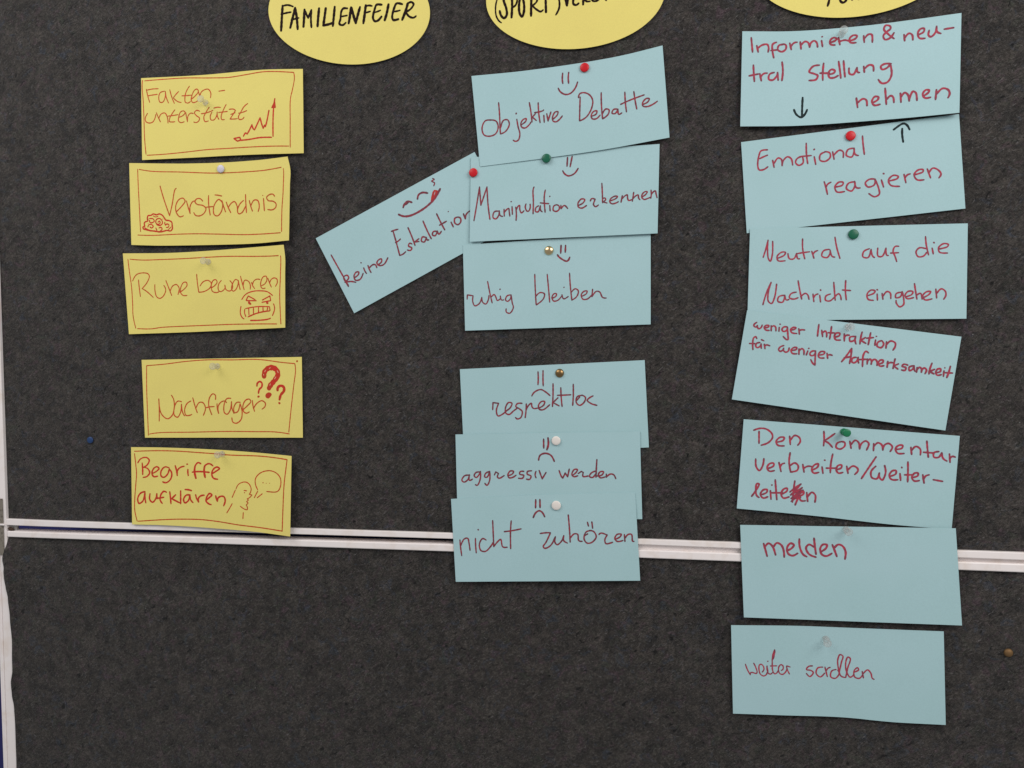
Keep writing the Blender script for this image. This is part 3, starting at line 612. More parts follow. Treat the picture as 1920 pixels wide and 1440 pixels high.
   'handwriting': '''167:678,118 680,245 683,370;
167:713,235 731,369;
167:723,291 748,243 762,287 768,366;
167:797,129 799,276 799,402;
167:776,270 835,257;
167:845,348 883,297 882,251 851,255 838,332 856,398 898,394;
167:925,252 936,401;
167:933,322 944,278 972,265;
167:1021,277 981,310 990,393 1025,361 1032,274! 1034,366 1047,434;
167:1085,165 1081,272 1083,424;
167:1123,273 1084,343! 1136,395;
167:1164,155 1162,288 1160,414;
167:1137,282 1197,251;
167:1220,298 1222,409;
143:1222,217;
167:1277,294 1246,338 1244,423 1282,444 1301,366 1279,293;
167:1323,307 1328,443;
167:1327,364 1361,277 1403,304 1410,374 1395,463;
167:944,854 981,703 1015,540! 1020,691 1019,870;
167:961,768 1022,717;
167:1175,590 1148,566 1132,657 1136,789 1142,899;
167:1103,759 1168,731;
167:1177,723 1181,833;
167:1182,766 1199,716 1215,751 1218,822! 1224,740 1244,710 1267,748 1273,831;
167:1289,800 1322,750 1321,705 1293,714 1282,783 1299,836 1335,820;
167:1365,718 1368,842;
167:1369,775 1384,739 1412,730;
167:1428,646 1425,753 1424,851;
167:1466,740 1426,797! 1468,850;
167:1552,740 1515,733 1504,781 1539,797 1537,855 1505,860;
167:1603,738 1570,782 1578,851 1606,808 1612,735! 1617,800 1628,849;
167:1643,765 1644,862;
167:1646,809 1665,753 1684,779 1689,848! 1695,781 1710,753 1732,790 1725,871;
167:1772,634 1762,755 1761,866;
167:1804,755 1764,812! 1806,852;
167:1827,819 1861,783 1859,726 1832,742 1821,816 1839,868 1874,847;
167:1894,760 1897,876;
131:1897,694;
167:1945,648 1940,767 1930,892;
167:1911,794 1975,782;
151:106,243 88,286 86,324 105,348 118,307! 121,351 138,375 155,340 161,286;
151:184,339 219,313 223,282 200,278 183,324 198,379 233,384;
151:244,276 252,385;
151:248,304 269,268 286,293 295,372;
151:320,290 323,371;
151:323,217;
151:390,254 360,270 348,326 364,366 390,336 394,260! 409,412 419,528 407,535 371,476;
151:432,316 464,284 475,251 449,248 428,302 442,365 490,373;
151:501,265 515,380;
151:510,307 524,281 556,275;
151:132,595 120,558 103,589 102,702 114,845;
151:74,723 122,711;
151:166,674 139,698 134,759 149,792 172,762 180,700! 184,751 189,794;
151:177,606 200,623;
151:210,698 223,791;
151:218,740 231,706 261,715;
151:389,672 360,711 349,774 367,805 389,769 393,730! 397,781 417,809 438,783 443,707;
151:467,759 511,715 512,678 484,687 464,753 481,814 521,812;
151:535,701 542,817;
151:541,736 562,685 580,716 588,810;
151:618,719 611,808;
151:623,661;
151:689,697 656,715 641,771 656,811 685,780 689,704! 697,857 705,1003! 684,973 659,899;
151:729,774 770,738 773,693 739,696 720,776 736,830 777,825;
151:797,715 811,822;
151:806,757 824,737 846,744;
162:1071,718 1039,748 1035,820 1059,843 1081,796 1088,713! 1093,782 1101,830''',
  }),
 'R4': dict(pos=(345.06, -92.42, 2.15), rot=-0.07782,
  grid='-2107,932,-3 -1748,932,-5 -1393,932,-7 -1041,932,-8 -691,932,-9 -344,931,-10 0,931,-10 341,931,-10 679,932,-9 1014,932,-8 1347,932,-7 1676,932,-5 2003,932,-3 -2107,623,1 -1749,623,-1 -1393,623,-3 -1041,623,-5 -691,623,-6 -344,623,-6 0,621,-7 341,620,-7 679,619,-6 1015,619,-5 1347,620,-4 1677,622,-2 2004,623,0 -2107,313,5 -1749,314,3 -1393,314,1 -1041,314,-1 -691,314,-2 -344,313,-3 0,311,-3 341,308,-3 679,307,-3 1015,307,-2 1347,308,-1 1677,311,1 2004,313,3 -2107,3,9 -1749,4,7 -1393,4,5 -1041,5,3 -691,5,1 -344,3,1 0,0,0 341,-4,0 679,-6,0 1015,-7,1 1348,-4,2 1678,0,3 2005,3,5 -2107,-307,13 -1749,-307,11 -1393,-306,8 -1041,-305,6 -691,-305,5 -344,-307,4 0,-311,3 341,-316,3 680,-320,3 1015,-320,4 1348,-317,5 1678,-312,6 2005,-307,8 -2107,-618,17 -1749,-617,14 -1393,-616,12 -1041,-615,10 -691,-615,9 -344,-618,7 0,-623,7 341,-630,6 680,-634,6 1015,-635,7 1348,-630,8 1678,-624,9 2006,-618,11 -2107,-929,21 -1749,-928,18 -1393,-927,16 -1041,-926,14 -691,-926,12 -344,-929,11 0,-936,10 342,-943,10 680,-949,9 1016,-949,10 1349,-944,11 1679,-937,12 2006,-930,13',
  ink={
   'handwriting': '''168:101,228 156,176 213,179 267,264 278,357 245,473 180,548;
168:150,246 158,509;
168:327,449 379,398 385,337 348,338 315,432 332,516 391,521;
168:435,300 447,480;
168:446,385 482,272 523,305 537,389 517,479;
168:746,132 754,292 754,446;
168:848,161 793,271 756,338! 797,378 836,465;
168:914,323 876,371 871,458 908,488 948,415 945,336 914,323;
168:992,299 1009,448;
168:1006,369 1042,271 1072,305 1088,445! 1101,331 1138,266 1168,313 1153,459;
168:1214,309 1217,459;
168:1218,366 1252,283 1287,316 1303,429! 1316,316 1351,278 1387,342 1372,447;
168:1424,392 1476,356 1482,298 1448,299 1418,375 1440,468 1499,465;
168:1559,323 1571,470;
168:1568,392 1604,296 1645,341 1652,468;
168:1701,166 1712,321 1727,502;
168:1679,406 1778,406;
168:1818,368 1775,401 1779,492 1820,490 1847,389! 1864,503 1900,554;
168:1919,402 1931,575;
168:1928,497 1946,449 1974,457;
168:139,862 150,1037 181,1113 208,998 214,842;
168:262,1047 307,984 308,924 272,939 250,1031 272,1105 319,1085;
168:356,900 381,1091;
168:370,998 383,930 407,903;
168:452,663 449,868 469,1073;
168:459,952 502,879 535,932 530,1033 470,1086;
168:577,896 594,1060;
168:589,980 623,927 659,925;
168:663,1005 714,927 719,853 686,881 662,986 684,1062 729,1039;
168:756,912 769,1049;
168:776,760;
168:845,611 835,814 836,1021;
168:797,930 886,911;
168:894,941 934,892 934,833 904,848 888,937 910,1012 951,990;
168:983,849 1000,997;
168:995,931 1040,831 1080,862 1090,918 1063,1009;
168:1246,588 1187,830 1128,1082;
168:1250,790 1211,917 1223,1039 1269,1055 1289,927! 1293,1018 1321,1070 1346,915 1332,760;
168:1389,977 1440,914 1439,843 1406,858 1382,959 1405,1039 1463,1035;
168:1479,901 1490,1043;
168:1491,767;
168:1543,640 1551,848 1556,1061;
168:1523,918 1604,903;
168:1598,962 1644,914 1644,857 1610,871 1592,958 1614,1029 1661,1016;
168:1690,887 1708,1059;
168:1701,982 1717,909 1747,877;
168:1791,974 1876,993;
168:129,1698 172,1524 188,1412 168,1408 162,1554 173,1666 197,1710;
168:219,1643 265,1578 265,1518 231,1534 208,1640 235,1713 276,1679;
168:297,1539 309,1724;
156:307,1409;
168:334,1286 347,1487 363,1720;
168:310,1582 412,1560;
168:405,1589 450,1511 450,1451 417,1480 399,1585 421,1672 473,1637;
168:516,1275 511,1479 509,1743;
168:479,1527 526,1421 574,1330! 528,1475 487,1593! 540,1500 588,1408! 532,1583 495,1667! 553,1551 598,1460! 534,1637 499,1731! 534,1650 566,1602! 548,1715 537,1799! 555,1659 574,1492! 542,1554 518,1667! 551,1646 581,1626;
168:564,1608 604,1545 605,1486 566,1575 587,1693 626,1689;
168:634,1506 649,1697;
168:644,1604 682,1490 714,1542 717,1695''',
  }),
 'R5': dict(pos=(346.95, -194.21, 5.20), rot=0.01178,
  grid='-2136,964,-2 -1778,964,-5 -1424,963,-8 -1072,963,-10 -724,962,-11 -378,962,-12 -35,962,-12 305,962,-12 642,963,-11 976,963,-10 1307,963,-8 1635,964,-5 1960,964,-2 -2128,644,2 -1770,643,-1 -1415,643,-4 -1063,642,-6 -713,642,-7 -367,642,-8 -24,642,-8 317,642,-8 655,642,-7 989,642,-6 1321,643,-4 1650,643,-1 1976,644,2 -2121,323,6 -1762,323,3 -1406,322,0 -1053,322,-2 -703,321,-3 -356,321,-4 -12,321,-4 329,321,-4 668,321,-3 1003,322,-2 1336,322,0 1665,323,3 1992,323,6 -2114,3,10 -1754,2,7 -1397,1,4 -1044,1,2 -693,0,1 -345,0,0 0,0,0 342,0,0 681,0,1 1017,1,2 1350,1,4 1680,2,7 2007,3,10 -2106,-318,14 -1746,-319,11 -1388,-320,8 -1034,-320,6 -682,-321,5 -334,-321,4 12,-321,4 354,-321,4 694,-321,5 1031,-320,6 1365,-320,8 1695,-319,11 2023,-318,14 -2099,-639,18 -1738,-640,15 -1379,-641,12 -1024,-642,10 -672,-642,9 -323,-642,8 24,-642,8 367,-642,8 707,-642,9 1045,-642,10 1379,-641,12 1710,-640,15 2039,-639,18 -2091,-961,22 -1730,-961,19 -1371,-962,16 -1015,-963,14 -662,-963,13 -312,-964,12 35,-964,12 379,-964,12 720,-963,13 1058,-963,14 1394,-962,16 1726,-961,19 2055,-960,22',
  ink={
   'handwriting': '''192:210,395 225,539 237,662;
192:220,465 256,387 289,444 316,631;
192:299,469 333,376 371,414 391,517 395,674;
192:426,534 469,480 490,408 460,378 427,463 433,599 471,641 520,589;
192:543,283 543,445 568,600 603,655;
192:679,261 683,412 690,594;
192:673,444 629,396 601,468 625,597 686,659;
192:737,544 786,464 795,394 759,390 732,475 743,596 782,633 837,573;
192:846,391 864,507 882,636;
192:862,461 901,384 940,413 965,528 956,688''',
  }),
 'R6': dict(pos=(336.25, -296.58, 2.83), rot=0.02102,
  grid='-2097,901,-8 -1740,908,-12 -1385,915,-16 -1034,922,-19 -685,925,-21 -340,923,-22 3,919,-22 342,916,-22 679,913,-21 1012,911,-19 1343,909,-16 1671,908,-12 1995,907,-8 -2098,592,-1 -1741,599,-6 -1386,605,-9 -1035,612,-12 -686,616,-14 -341,616,-15 2,613,-15 341,608,-14 677,603,-13 1011,599,-11 1341,597,-8 1669,596,-4 1994,596,0 -2100,283,5 -1742,289,1 -1388,296,-2 -1036,302,-5 -687,307,-6 -342,308,-7 1,306,-8 340,301,-7 676,293,-5 1009,287,-3 1340,285,0 1668,284,4 1992,285,9 -2101,-26,12 -1744,-21,8 -1389,-14,5 -1037,-9,2 -688,-3,1 -343,1,0 0,0,0 339,-7,1 675,-18,2 1008,-26,5 1338,-28,8 1666,-27,12 1991,-26,17 -2102,-336,19 -1745,-330,15 -1390,-325,12 -1038,-319,9 -689,-312,8 -344,-307,7 -1,-306,8 338,-315,8 674,-328,10 1006,-338,13 1337,-341,16 1664,-339,20 1989,-337,25 -2104,-645,25 -1746,-640,22 -1391,-635,19 -1040,-629,17 -691,-622,15 -344,-615,15 -2,-613,15 337,-622,16 672,-639,18 1005,-651,21 1335,-653,24 1663,-651,28 1988,-648,34 -2105,-955,32 -1747,-950,28 -1393,-945,26 -1041,-940,24 -692,-931,22 -345,-922,22 -3,-920,22 336,-930,24 671,-950,26 1003,-964,29 1334,-966,32 1661,-963,37 1986,-960,42',
  ink={
   'handwriting': '''133:756,882 719,898 699,967 741,984 763,1031 730,1120 698,1054;
133:853,901 805,927 790,1043 826,1122 869,1036;
133:874,899 884,1007 894,1107;
133:884,986 902,924 923,900;
133:977,943 936,983 927,1112 969,1140 1007,1021 994,955;
133:1005,1022 1030,773 1045,636 1018,606 996,723 1000,913 1022,1079 1067,1108;
133:1067,1108 1087,902 1114,681 1092,652 1071,768 1074,958 1108,1094 1145,1029;
133:1147,980 1190,919 1181,875 1149,942 1152,1082 1194,1107 1226,1029;
133:1224,949 1234,1087;
133:1235,992 1276,908 1305,975 1317,1080 1334,1104;
121:127,877 143,990 170,1112! 175,1064 189,1059 209,1072 227,1080 235,1052 224,948 205,850;
121:284,1045 300,982 293,908 274,871 258,890 253,985 264,1088 295,1133 319,1104 331,1047;
121:330,906 330,981 339,1065 359,1088 379,1054;
150:329,915 331,981 336,1028;
133:338,802;
121:405,541 386,659 380,753 379,847 379,969 387,1044 402,1080 422,1051 434,1004;
208:404,564 395,649 386,743;
121:362,906 420,899;
121:462,1002 480,964 479,898 461,871 443,909 436,1004 450,1073 475,1086 501,1037 516,962;
121:516,896 546,918;
121:512,906 521,990 538,1073''',
  }),
 'O0': dict(pos=(-179.33, 416.64, 2.38), rot=-0.15695,
  grid='-1963,1140,-4 -1632,1141,-6 -1302,1142,-7 -975,1142,-8 -649,1142,-9 -326,1143,-10 -5,1143,-10 315,1143,-10 632,1142,-9 948,1142,-8 1261,1141,-7 1573,1141,-6 1883,1140,-4 -1961,760,-1 -1630,761,-2 -1300,762,-4 -973,762,-5 -648,762,-6 -324,763,-7 -3,763,-7 316,763,-7 634,762,-6 949,762,-5 1263,761,-4 1574,761,-2 1884,760,-1 -1959,379,3 -1628,380,1 -1299,381,-1 -971,381,-2 -646,382,-3 -323,382,-3 -2,382,-3 318,382,-3 635,382,-3 951,381,-2 1264,381,-1 1575,380,1 1885,379,3 -1957,-2,6 -1626,-2,4 -1297,-1,3 -970,-1,2 -644,0,1 -321,0,0 0,0,0 319,0,0 637,0,1 952,-1,2 1265,-1,3 1577,-2,4 1886,-2,6 -1955,-385,9 -1624,-384,8 -1295,-384,6 -968,-383,5 -643,-383,4 -320,-383,3 2,-383,3 321,-383,3 638,-383,4 953,-383,5 1267,-384,6 1578,-384,8 1887,-385,9 -1953,-768,13 -1622,-768,11 -1293,-767,9 -966,-767,8 -641,-767,7 -318,-766,7 3,-766,7 322,-766,7 639,-767,7 955,-767,8 1268,-767,9 1579,-768,11 1889,-769,13 -1951,-1153,16 -1620,-1152,14 -1291,-1152,13 -964,-1151,12 -640,-1151,11 -316,-1151,10 5,-1151,10 324,-1151,10 641,-1151,11 956,-1151,12 1269,-1152,13 1580,-1152,14 1890,-1153,16',
  ink={
   'handwriting': '''253:171,970 180,1206 190,1452;
181:169,977 232,949 300,971;
181:165,1135 231,1102 282,1082;
253:328,994 315,1170 299,1382;
253:328,994 361,1165 392,1398;
181:300,1234 338,1209 388,1183;
253:447,1016 455,1196 460,1343;
205:448,1023 481,1111 505,1170! 532,1013! 540,1186 559,1344;
253:624,973 627,1136 633,1315;
253:706,964 705,1127 703,1291! 769,1263 809,1234;
241:814,922 818,1095 821,1288;
205:972,936 920,946 903,1004 904,1146 898,1238 939,1260 975,1210;
168:913,1099 945,1085 979,1071;
253:1016,911 1016,1073 1012,1216;
253:1023,921 1061,1069 1099,1202! 1112,1043 1126,896;
253:1194,853 1195,1014 1193,1196;
193:1196,869 1234,853 1271,859;
168:1194,1004 1231,980 1259,963;
217:1388,823 1324,835 1311,911 1303,1083 1330,1141 1368,1126 1405,1048;
168:1312,977 1347,958 1382,930;
253:1472,808 1466,965 1452,1107;
217:1641,787 1568,784 1549,866 1538,1038 1555,1092 1617,1074;
168:1549,937 1593,922 1623,905;
253:1710,760 1692,922 1666,1080;
193:1699,777 1748,736 1781,773 1758,855 1699,931! 1745,1006 1799,1026 1829,993''',
  }),
 'O1': dict(pos=(73.83, 410.06, 2.38), rot=-0.03896,
  grid='-1936,1110,-4 -1608,1111,-6 -1282,1112,-7 -958,1112,-8 -637,1113,-9 -318,1113,-10 -1,1113,-10 314,1113,-10 626,1113,-9 936,1112,-8 1244,1112,-7 1550,1111,-6 1854,1110,-4 -1935,739,-1 -1607,740,-2 -1281,741,-4 -958,742,-5 -637,742,-6 -318,742,-7 -1,743,-7 314,742,-7 626,742,-6 937,742,-5 1244,741,-4 1550,740,-2 1854,739,-1 -1935,369,3 -1607,370,1 -1281,370,-1 -957,371,-2 -636,371,-3 -317,371,-3 0,372,-3 314,371,-3 627,371,-3 937,371,-2 1245,370,-1 1550,369,1 1854,369,3 -1934,-3,6 -1606,-2,4 -1280,-1,3 -957,-1,2 -636,0,1 -317,0,0 0,0,0 314,0,0 627,0,1 937,-1,2 1245,-1,3 1550,-2,4 1854,-3,6 -1933,-375,9 -1605,-374,8 -1280,-373,6 -956,-373,5 -635,-372,4 -316,-372,3 0,-372,3 315,-372,3 627,-372,4 937,-373,5 1245,-373,6 1550,-374,8 1854,-375,9 -1932,-747,13 -1605,-746,11 -1279,-746,9 -956,-745,8 -635,-745,7 -316,-745,7 1,-745,7 315,-745,7 627,-745,7 937,-745,8 1245,-746,9 1550,-746,11 1854,-747,13 -1932,-1120,16 -1604,-1119,14 -1278,-1119,13 -955,-1118,12 -634,-1118,11 -316,-1118,10 1,-1118,10 315,-1118,10 627,-1118,11 937,-1118,12 1245,-1119,13 1550,-1120,14 1854,-1120,16',
  ink={
   'handwriting': '''144:164,864 121,999 107,1158 117,1300 146,1393 176,1436;
221:206,888 196,1007 227,1170 235,1291 207,1353 173,1305 155,1213;
221:285,896 292,1137 289,1346;
177:282,906 336,941 346,1042 333,1111 300,1162;
221:383,946 369,1144 380,1285 405,1343 424,1269 425,1110 401,968 383,946;
221:507,919 505,1138 507,1337;
177:507,929 566,965 568,1065 518,1149! 570,1228 612,1267 639,1240;
221:663,955 668,1134 673,1283;
155:625,951 719,937;
177:772,927 813,1049 820,1208 785,1343;
243:878,918 892,1077 906,1181;
199:906,1181 916,1079 933,943;
199:1044,974 990,969 975,1085 976,1154 1006,1183 1035,1154;
221:1087,978 1087,1096 1086,1179;
177:1091,989 1133,1012 1096,1074! 1125,1124 1161,1127;
199:1221,992 1181,1066 1196,1123 1235,1126 1262,1098;
221:1333,984 1342,1125''',
  }),
 'O2': dict(pos=(351.24, 416.82, 2.38), rot=0.01803,
  grid='-1946,1095,-4 -1615,1096,-6 -1286,1096,-7 -960,1097,-8 -637,1098,-9 -316,1098,-10 3,1098,-10 318,1098,-10 632,1097,-9 942,1097,-8 1251,1096,-7 1556,1096,-6 1860,1095,-4 -1947,729,-1 -1615,730,-2 -1287,731,-4 -961,732,-5 -637,732,-6 -317,732,-7 2,732,-7 318,732,-7 631,732,-6 941,731,-5 1250,731,-4 1555,730,-2 1858,729,-1 -1947,363,3 -1616,364,1 -1287,365,-1 -962,366,-2 -638,366,-3 -317,366,-3 1,366,-3 317,366,-3 630,366,-3 940,366,-2 1248,365,-1 1554,364,1 1857,363,3 -1948,-3,6 -1617,-2,4 -1288,-1,3 -962,-1,2 -639,0,1 -318,0,0 0,0,0 316,0,0 629,0,1 939,-1,2 1247,-1,3 1553,-2,4 1856,-3,6 -1948,-369,9 -1617,-369,8 -1289,-368,6 -963,-367,5 -640,-367,4 -319,-367,3 -1,-367,3 315,-367,3 628,-367,4 938,-367,5 1246,-368,6 1552,-369,8 1855,-369,9 -1949,-736,13 -1618,-736,11 -1289,-735,9 -964,-734,8 -640,-734,7 -320,-734,7 -2,-734,7 314,-734,7 627,-734,7 937,-734,8 1245,-735,9 1550,-736,11 1853,-736,13 -1949,-1104,16 -1618,-1103,14 -1290,-1102,13 -964,-1102,12 -641,-1102,11 -321,-1101,10 -3,-1101,10 313,-1101,10 626,-1102,11 936,-1102,12 1244,-1102,13 1549,-1103,14 1852,-1104,16',
  ink={
   'handwriting': '''190:736,1482 732,1651 716,1752;
150:679,1489 731,1481 803,1486;
190:843,1598 840,1682 865,1725 896,1693 905,1611;
180:948,1582 956,1692;
180:998,1611 1018,1693''',
  }),
}

# ------------------------------------------------------------------ helpers
def tag(o, label=None, cat=None, group=None, kind=None):
    if label:
        o['label'] = label
    if cat:
        o['category'] = cat
    if group:
        o['group'] = group
    if kind:
        o['kind'] = kind
    return o


def link_mesh(name, verts, faces, m, parent=None, smooth=False):
    me = bpy.data.meshes.new(name)
    me.from_pydata([tuple(v) for v in verts], [], faces)
    me.materials.append(m)
    if smooth:
        for p in me.polygons:
            p.use_smooth = True
    me.update()
    o = bpy.data.objects.new(name, me)
    COL.objects.link(o)
    if parent:
        o.parent = parent
    return o


def bm_object(name, bm, m, parent=None, smooth=False):
    me = bpy.data.meshes.new(name)
    bm.to_mesh(me)
    bm.free()
    me.materials.append(m)
    if smooth:
        for p in me.polygons:
            p.use_smooth = True
    o = bpy.data.objects.new(name, me)
    COL.objects.link(o)
    if parent:
        o.parent = parent
    return o


def add_box(bm, u0, u1, v0, v1, w0, w1, bevel=0.0, seg=2):
    """box in board millimetres, written in local metres x=u, y=-w, z=v"""
    r = bmesh.ops.create_cube(bm, size=1.0)
    for vt in r['verts']:
        vt.co = Vector(((u0 + u1) / 2 + vt.co.x * (u1 - u0),
                        -((w0 + w1) / 2 + vt.co.y * (w1 - w0)),
                        (v0 + v1) / 2 + vt.co.z * (v1 - v0))) * MM
    fs = list({f for vt in r['verts'] for f in vt.link_faces})
    bmesh.ops.recalc_face_normals(bm, faces=fs)
    if bevel:
        es = list({e for vt in r['verts'] for e in vt.link_edges})
        bmesh.ops.bevel(bm, geom=es, offset=bevel * MM, segments=seg, profile=0.5, affect='EDGES')


def lathe(profile, n=28):
    """profile of (radius, height) in mm about the local z axis, outer wall from bottom to top"""
    vs, fs = [], []
    for r, h in profile:
        for k in range(n):
            a = 2 * math.pi * k / n
            vs.append((r * math.cos(a) * MM, r * math.sin(a) * MM, h * MM))
    for i in range(len(profile) - 1):
        for k in range(n):
            k2 = (k + 1) % n
            fs.append((i * n + k, i * n + k2, (i + 1) * n + k2, (i + 1) * n + k))
    fs.append(tuple(reversed(range(n))))
    fs.append(tuple(range((len(profile) - 1) * n, len(profile) * n)))
    return vs, fs


# ------------------------------------------------------------------ materials
def new_mat(name):
    m = bpy.data.materials.new(name)
    m.use_nodes = True
    nt = m.node_tree
    return m, nt, nt.nodes['Principled BSDF']


def N(nt, kind, **kw):
    n = nt.nodes.new(kind)
    for k, v in kw.items():
        if k in n.inputs:
            n.inputs[k].default_value = v
        else:
            setattr(n, k, v)
    return n


def coords(nt, scale):
    tc = N(nt, 'ShaderNodeTexCoord')
    mp = N(nt, 'ShaderNodeMapping')
    mp.inputs['Scale'].default_value = scale if hasattr(scale, '__len__') else (scale,) * 3
    nt.links.new(tc.outputs['Object'], mp.inputs['Vector'])
    return mp.outputs['Vector']


def noise(nt, vec, scale, detail=3.0, rough=0.55, dist=0.0):
    n = N(nt, 'ShaderNodeTexNoise')
    n.inputs['Scale'].default_value = scale
    n.inputs['Detail'].default_value = detail
    n.inputs['Roughness'].default_value = rough
    n.inputs['Distortion'].default_value = dist
    nt.links.new(vec, n.inputs['Vector'])
    return n


def ramp(nt, fac, stops):
    r = N(nt, 'ShaderNodeValToRGB')
    els = r.color_ramp.elements
    while len(els) < len(stops):
        els.new(0.5)
    for e, (p, c) in zip(els, stops):
        e.position = p
        e.color = (c[0], c[1], c[2], 1) if hasattr(c, '__len__') else (c, c, c, 1)
    nt.links.new(fac, r.inputs['Fac'])
    return r.outputs['Color']


def mix(nt, a, b, fac, mode='MIX'):
    n = N(nt, 'ShaderNodeMix', data_type='RGBA', blend_type=mode)
    n.clamp_result = False
    for sock, val in ((n.inputs[0], fac), (n.inputs[6], a), (n.inputs[7], b)):
        if hasattr(val, 'is_linked'):
            nt.links.new(val, sock)
        elif hasattr(val, '__len__'):
            sock.default_value = (val[0], val[1], val[2], 1)
        else:
            sock.default_value = val
    return n.outputs[2]


def bump(nt, bsdf, height, strength, dist):
    b = N(nt, 'ShaderNodeBump')
    b.inputs['Strength'].default_value = strength
    b.inputs['Distance'].default_value = dist
    nt.links.new(height, b.inputs['Height'])
    nt.links.new(b.outputs['Normal'], bsdf.inputs['Normal'])


def felt_material():
    m, nt, p = new_mat('grey_needle_felt')
    v = coords(nt, 1.0)

    def grain(angle, along, across):
        a = N(nt, 'ShaderNodeMapping')
        a.inputs['Rotation'].default_value = (0, angle, 0)
        nt.links.new(v, a.inputs['Vector'])
        b = N(nt, 'ShaderNodeMapping')
        b.inputs['Scale'].default_value = (along, across, across)
        nt.links.new(a.outputs['Vector'], b.inputs['Vector'])
        return b.outputs['Vector']

    # wool of several colours matted together in patches
    hue = noise(nt, v, 70.0, 4.0, 0.62, 0.8)
    base = mix(nt, (0.0290, 0.0272, 0.0262), (0.0565, 0.0500, 0.0452), ramp(nt, hue.outputs['Fac'], [(0.36, 0.0), (0.64, 1.0)]))
    hsep = N(nt, 'ShaderNodeSeparateColor')
    h2 = noise(nt, v, 85.0, 3.0, 0.55, 1.0)
    nt.links.new(h2.outputs['Color'], hsep.inputs[0])
    base = mix(nt, base, (0.066, 0.044, 0.054), ramp(nt, hsep.outputs[0], [(0.56, 0.0), (0.70, 0.65)]))
    base = mix(nt, base, (0.036, 0.046, 0.064), ramp(nt, hsep.outputs[1], [(0.57, 0.0), (0.72, 0.6)]))
    base = mix(nt, base, (0.040, 0.048, 0.036), ramp(nt, hsep.outputs[2], [(0.57, 0.0), (0.72, 0.5)]))
    # brushed fibres, mostly along one diagonal
    f1 = noise(nt, grain(0.62, 260.0, 560.0), 1.0, 4.0, 0.68, 1.1)
    base = mix(nt, base, ramp(nt, f1.outputs['Fac'], [(0.26, 0.50), (0.48, 0.92), (0.74, 1.75)]), 1.0, 'MULTIPLY')
    f2 = noise(nt, grain(-0.5, 330.0, 520.0), 1.0, 3.0, 0.6, 1.2)
    base = mix(nt, base, ramp(nt, f2.outputs['Fac'], [(0.28, 0.62), (0.5, 1.0), (0.72, 1.5)]), 1.0, 'MULTIPLY')
    f3 = noise(nt, v, 150.0, 3.0, 0.6, 1.4)
    base = mix(nt, base, ramp(nt, f3.outputs['Fac'], [(0.30, 0.86), (0.5, 1.0), (0.70, 1.15)]), 1.0, 'MULTIPLY')
    cloud = noise(nt, v, 24.0, 3.0, 0.55, 0.6)
    base = mix(nt, base, ramp(nt, cloud.outputs['Fac'], [(0.32, 0.87), (0.5, 0.97), (0.68, 1.10)]), 1.0, 'MULTIPLY')
    # stray pale strands and tufts
    for ang, al, ac, lo, amt in ((0.6, 190.0, 760.0, 0.635, 0.75), (1.0, 210.0, 800.0, 0.65, 0.75), (-0.7, 210.0, 900.0, 0.66, 0.65), (0.2, 190.0, 760.0, 0.655, 0.65)):
        st = noise(nt, grain(ang, al, ac), 1.0, 2.0, 0.55, 1.0)
        base = mix(nt, base, (0.135, 0.129, 0.128), ramp(nt, st.outputs['Fac'], [(lo, 0.0), (lo + 0.10, amt)]))
    # dark pits
    pit = noise(nt, grain(0.62, 130.0, 230.0), 1.0, 2.0, 0.5, 0.8)
    base = mix(nt, base, (0.0085, 0.0085, 0.009), ramp(nt, pit.outputs['Fac'], [(0.27, 0.9), (0.37, 0.0)]))
    # a few specks of lint
    vo = N(nt, 'ShaderNodeTexVoronoi')
    vo.inputs['Scale'].default_value = 42.0
    nt.links.new(v, vo.inputs['Vector'])
    base = mix(nt, base, (0.19, 0.19, 0.19), ramp(nt, vo.outputs['Distance'], [(0.016, 0.8), (0.032, 0.0)]))
    nt.links.new(base, p.inputs['Base Color'])
    p.inputs['Roughness'].default_value = 1.0
    p.inputs['Specular IOR Level'].default_value = 0.1
    p.inputs['Sheen Weight'].default_value = 0.10
    p.inputs['Sheen Roughness'].default_value = 0.5
    bump(nt, p, f1.outputs['Fac'], 1.0, 0.0016)
    return m


def paper_material(name, col, var):
    m, nt, p = new_mat(name)
    v = coords(nt, 1.0)
    big = noise(nt, v, 14.0, 2.0, 0.5)
    c = mix(nt, col, var, ramp(nt, big.outputs['Fac'], [(0.35, 0.0), (0.65, 1.0)]))
    fine = noise(nt, v, 900.0, 3.0, 0.6)
    c = mix(nt, c, ramp(nt, fine.outputs['Fac'], [(0.3, 0.955), (0.7, 1.04)]), 1.0, 'MULTIPLY')
    nt.links.new(c, p.inputs['Base Color'])
    p.inputs['Roughness'].default_value = 0.72
    p.inputs['Specular IOR Level'].default_value = 0.3
    bump(nt, p, fine.outputs['Fac'], 0.12, 0.0003)
    return m


def ink_material(name, a, b, c, end=None, rough=0.6, spec=0.12):
    m, nt, p = new_mat(name)
    v = coords(nt, 1.0)
    n1 = noise(nt, v, 160.0, 2.0, 0.5)
    n2 = noise(nt, v, 420.0, 2.0, 0.5)
    col = mix(nt, a, b, ramp(nt, n1.outputs['Fac'], [(0.38, 0.0), (0.62, 1.0)]))
    col = mix(nt, col, c, ramp(nt, n2.outputs['Fac'], [(0.52, 0.0), (0.70, 0.8)]))
    if end:
        # the pen rests at the ends of a stroke, so more ink soaks in there
        at = N(nt, 'ShaderNodeAttribute', attribute_name='pooled_ink')
        col = mix(nt, col, end, ramp(nt, at.outputs['Fac'], [(0.1, 0.0), (1.0, 0.85)]))
    nt.links.new(col, p.inputs['Base Color'])
    p.inputs['Roughness'].default_value = rough
    p.inputs['Specular IOR Level'].default_value = spec
    return m


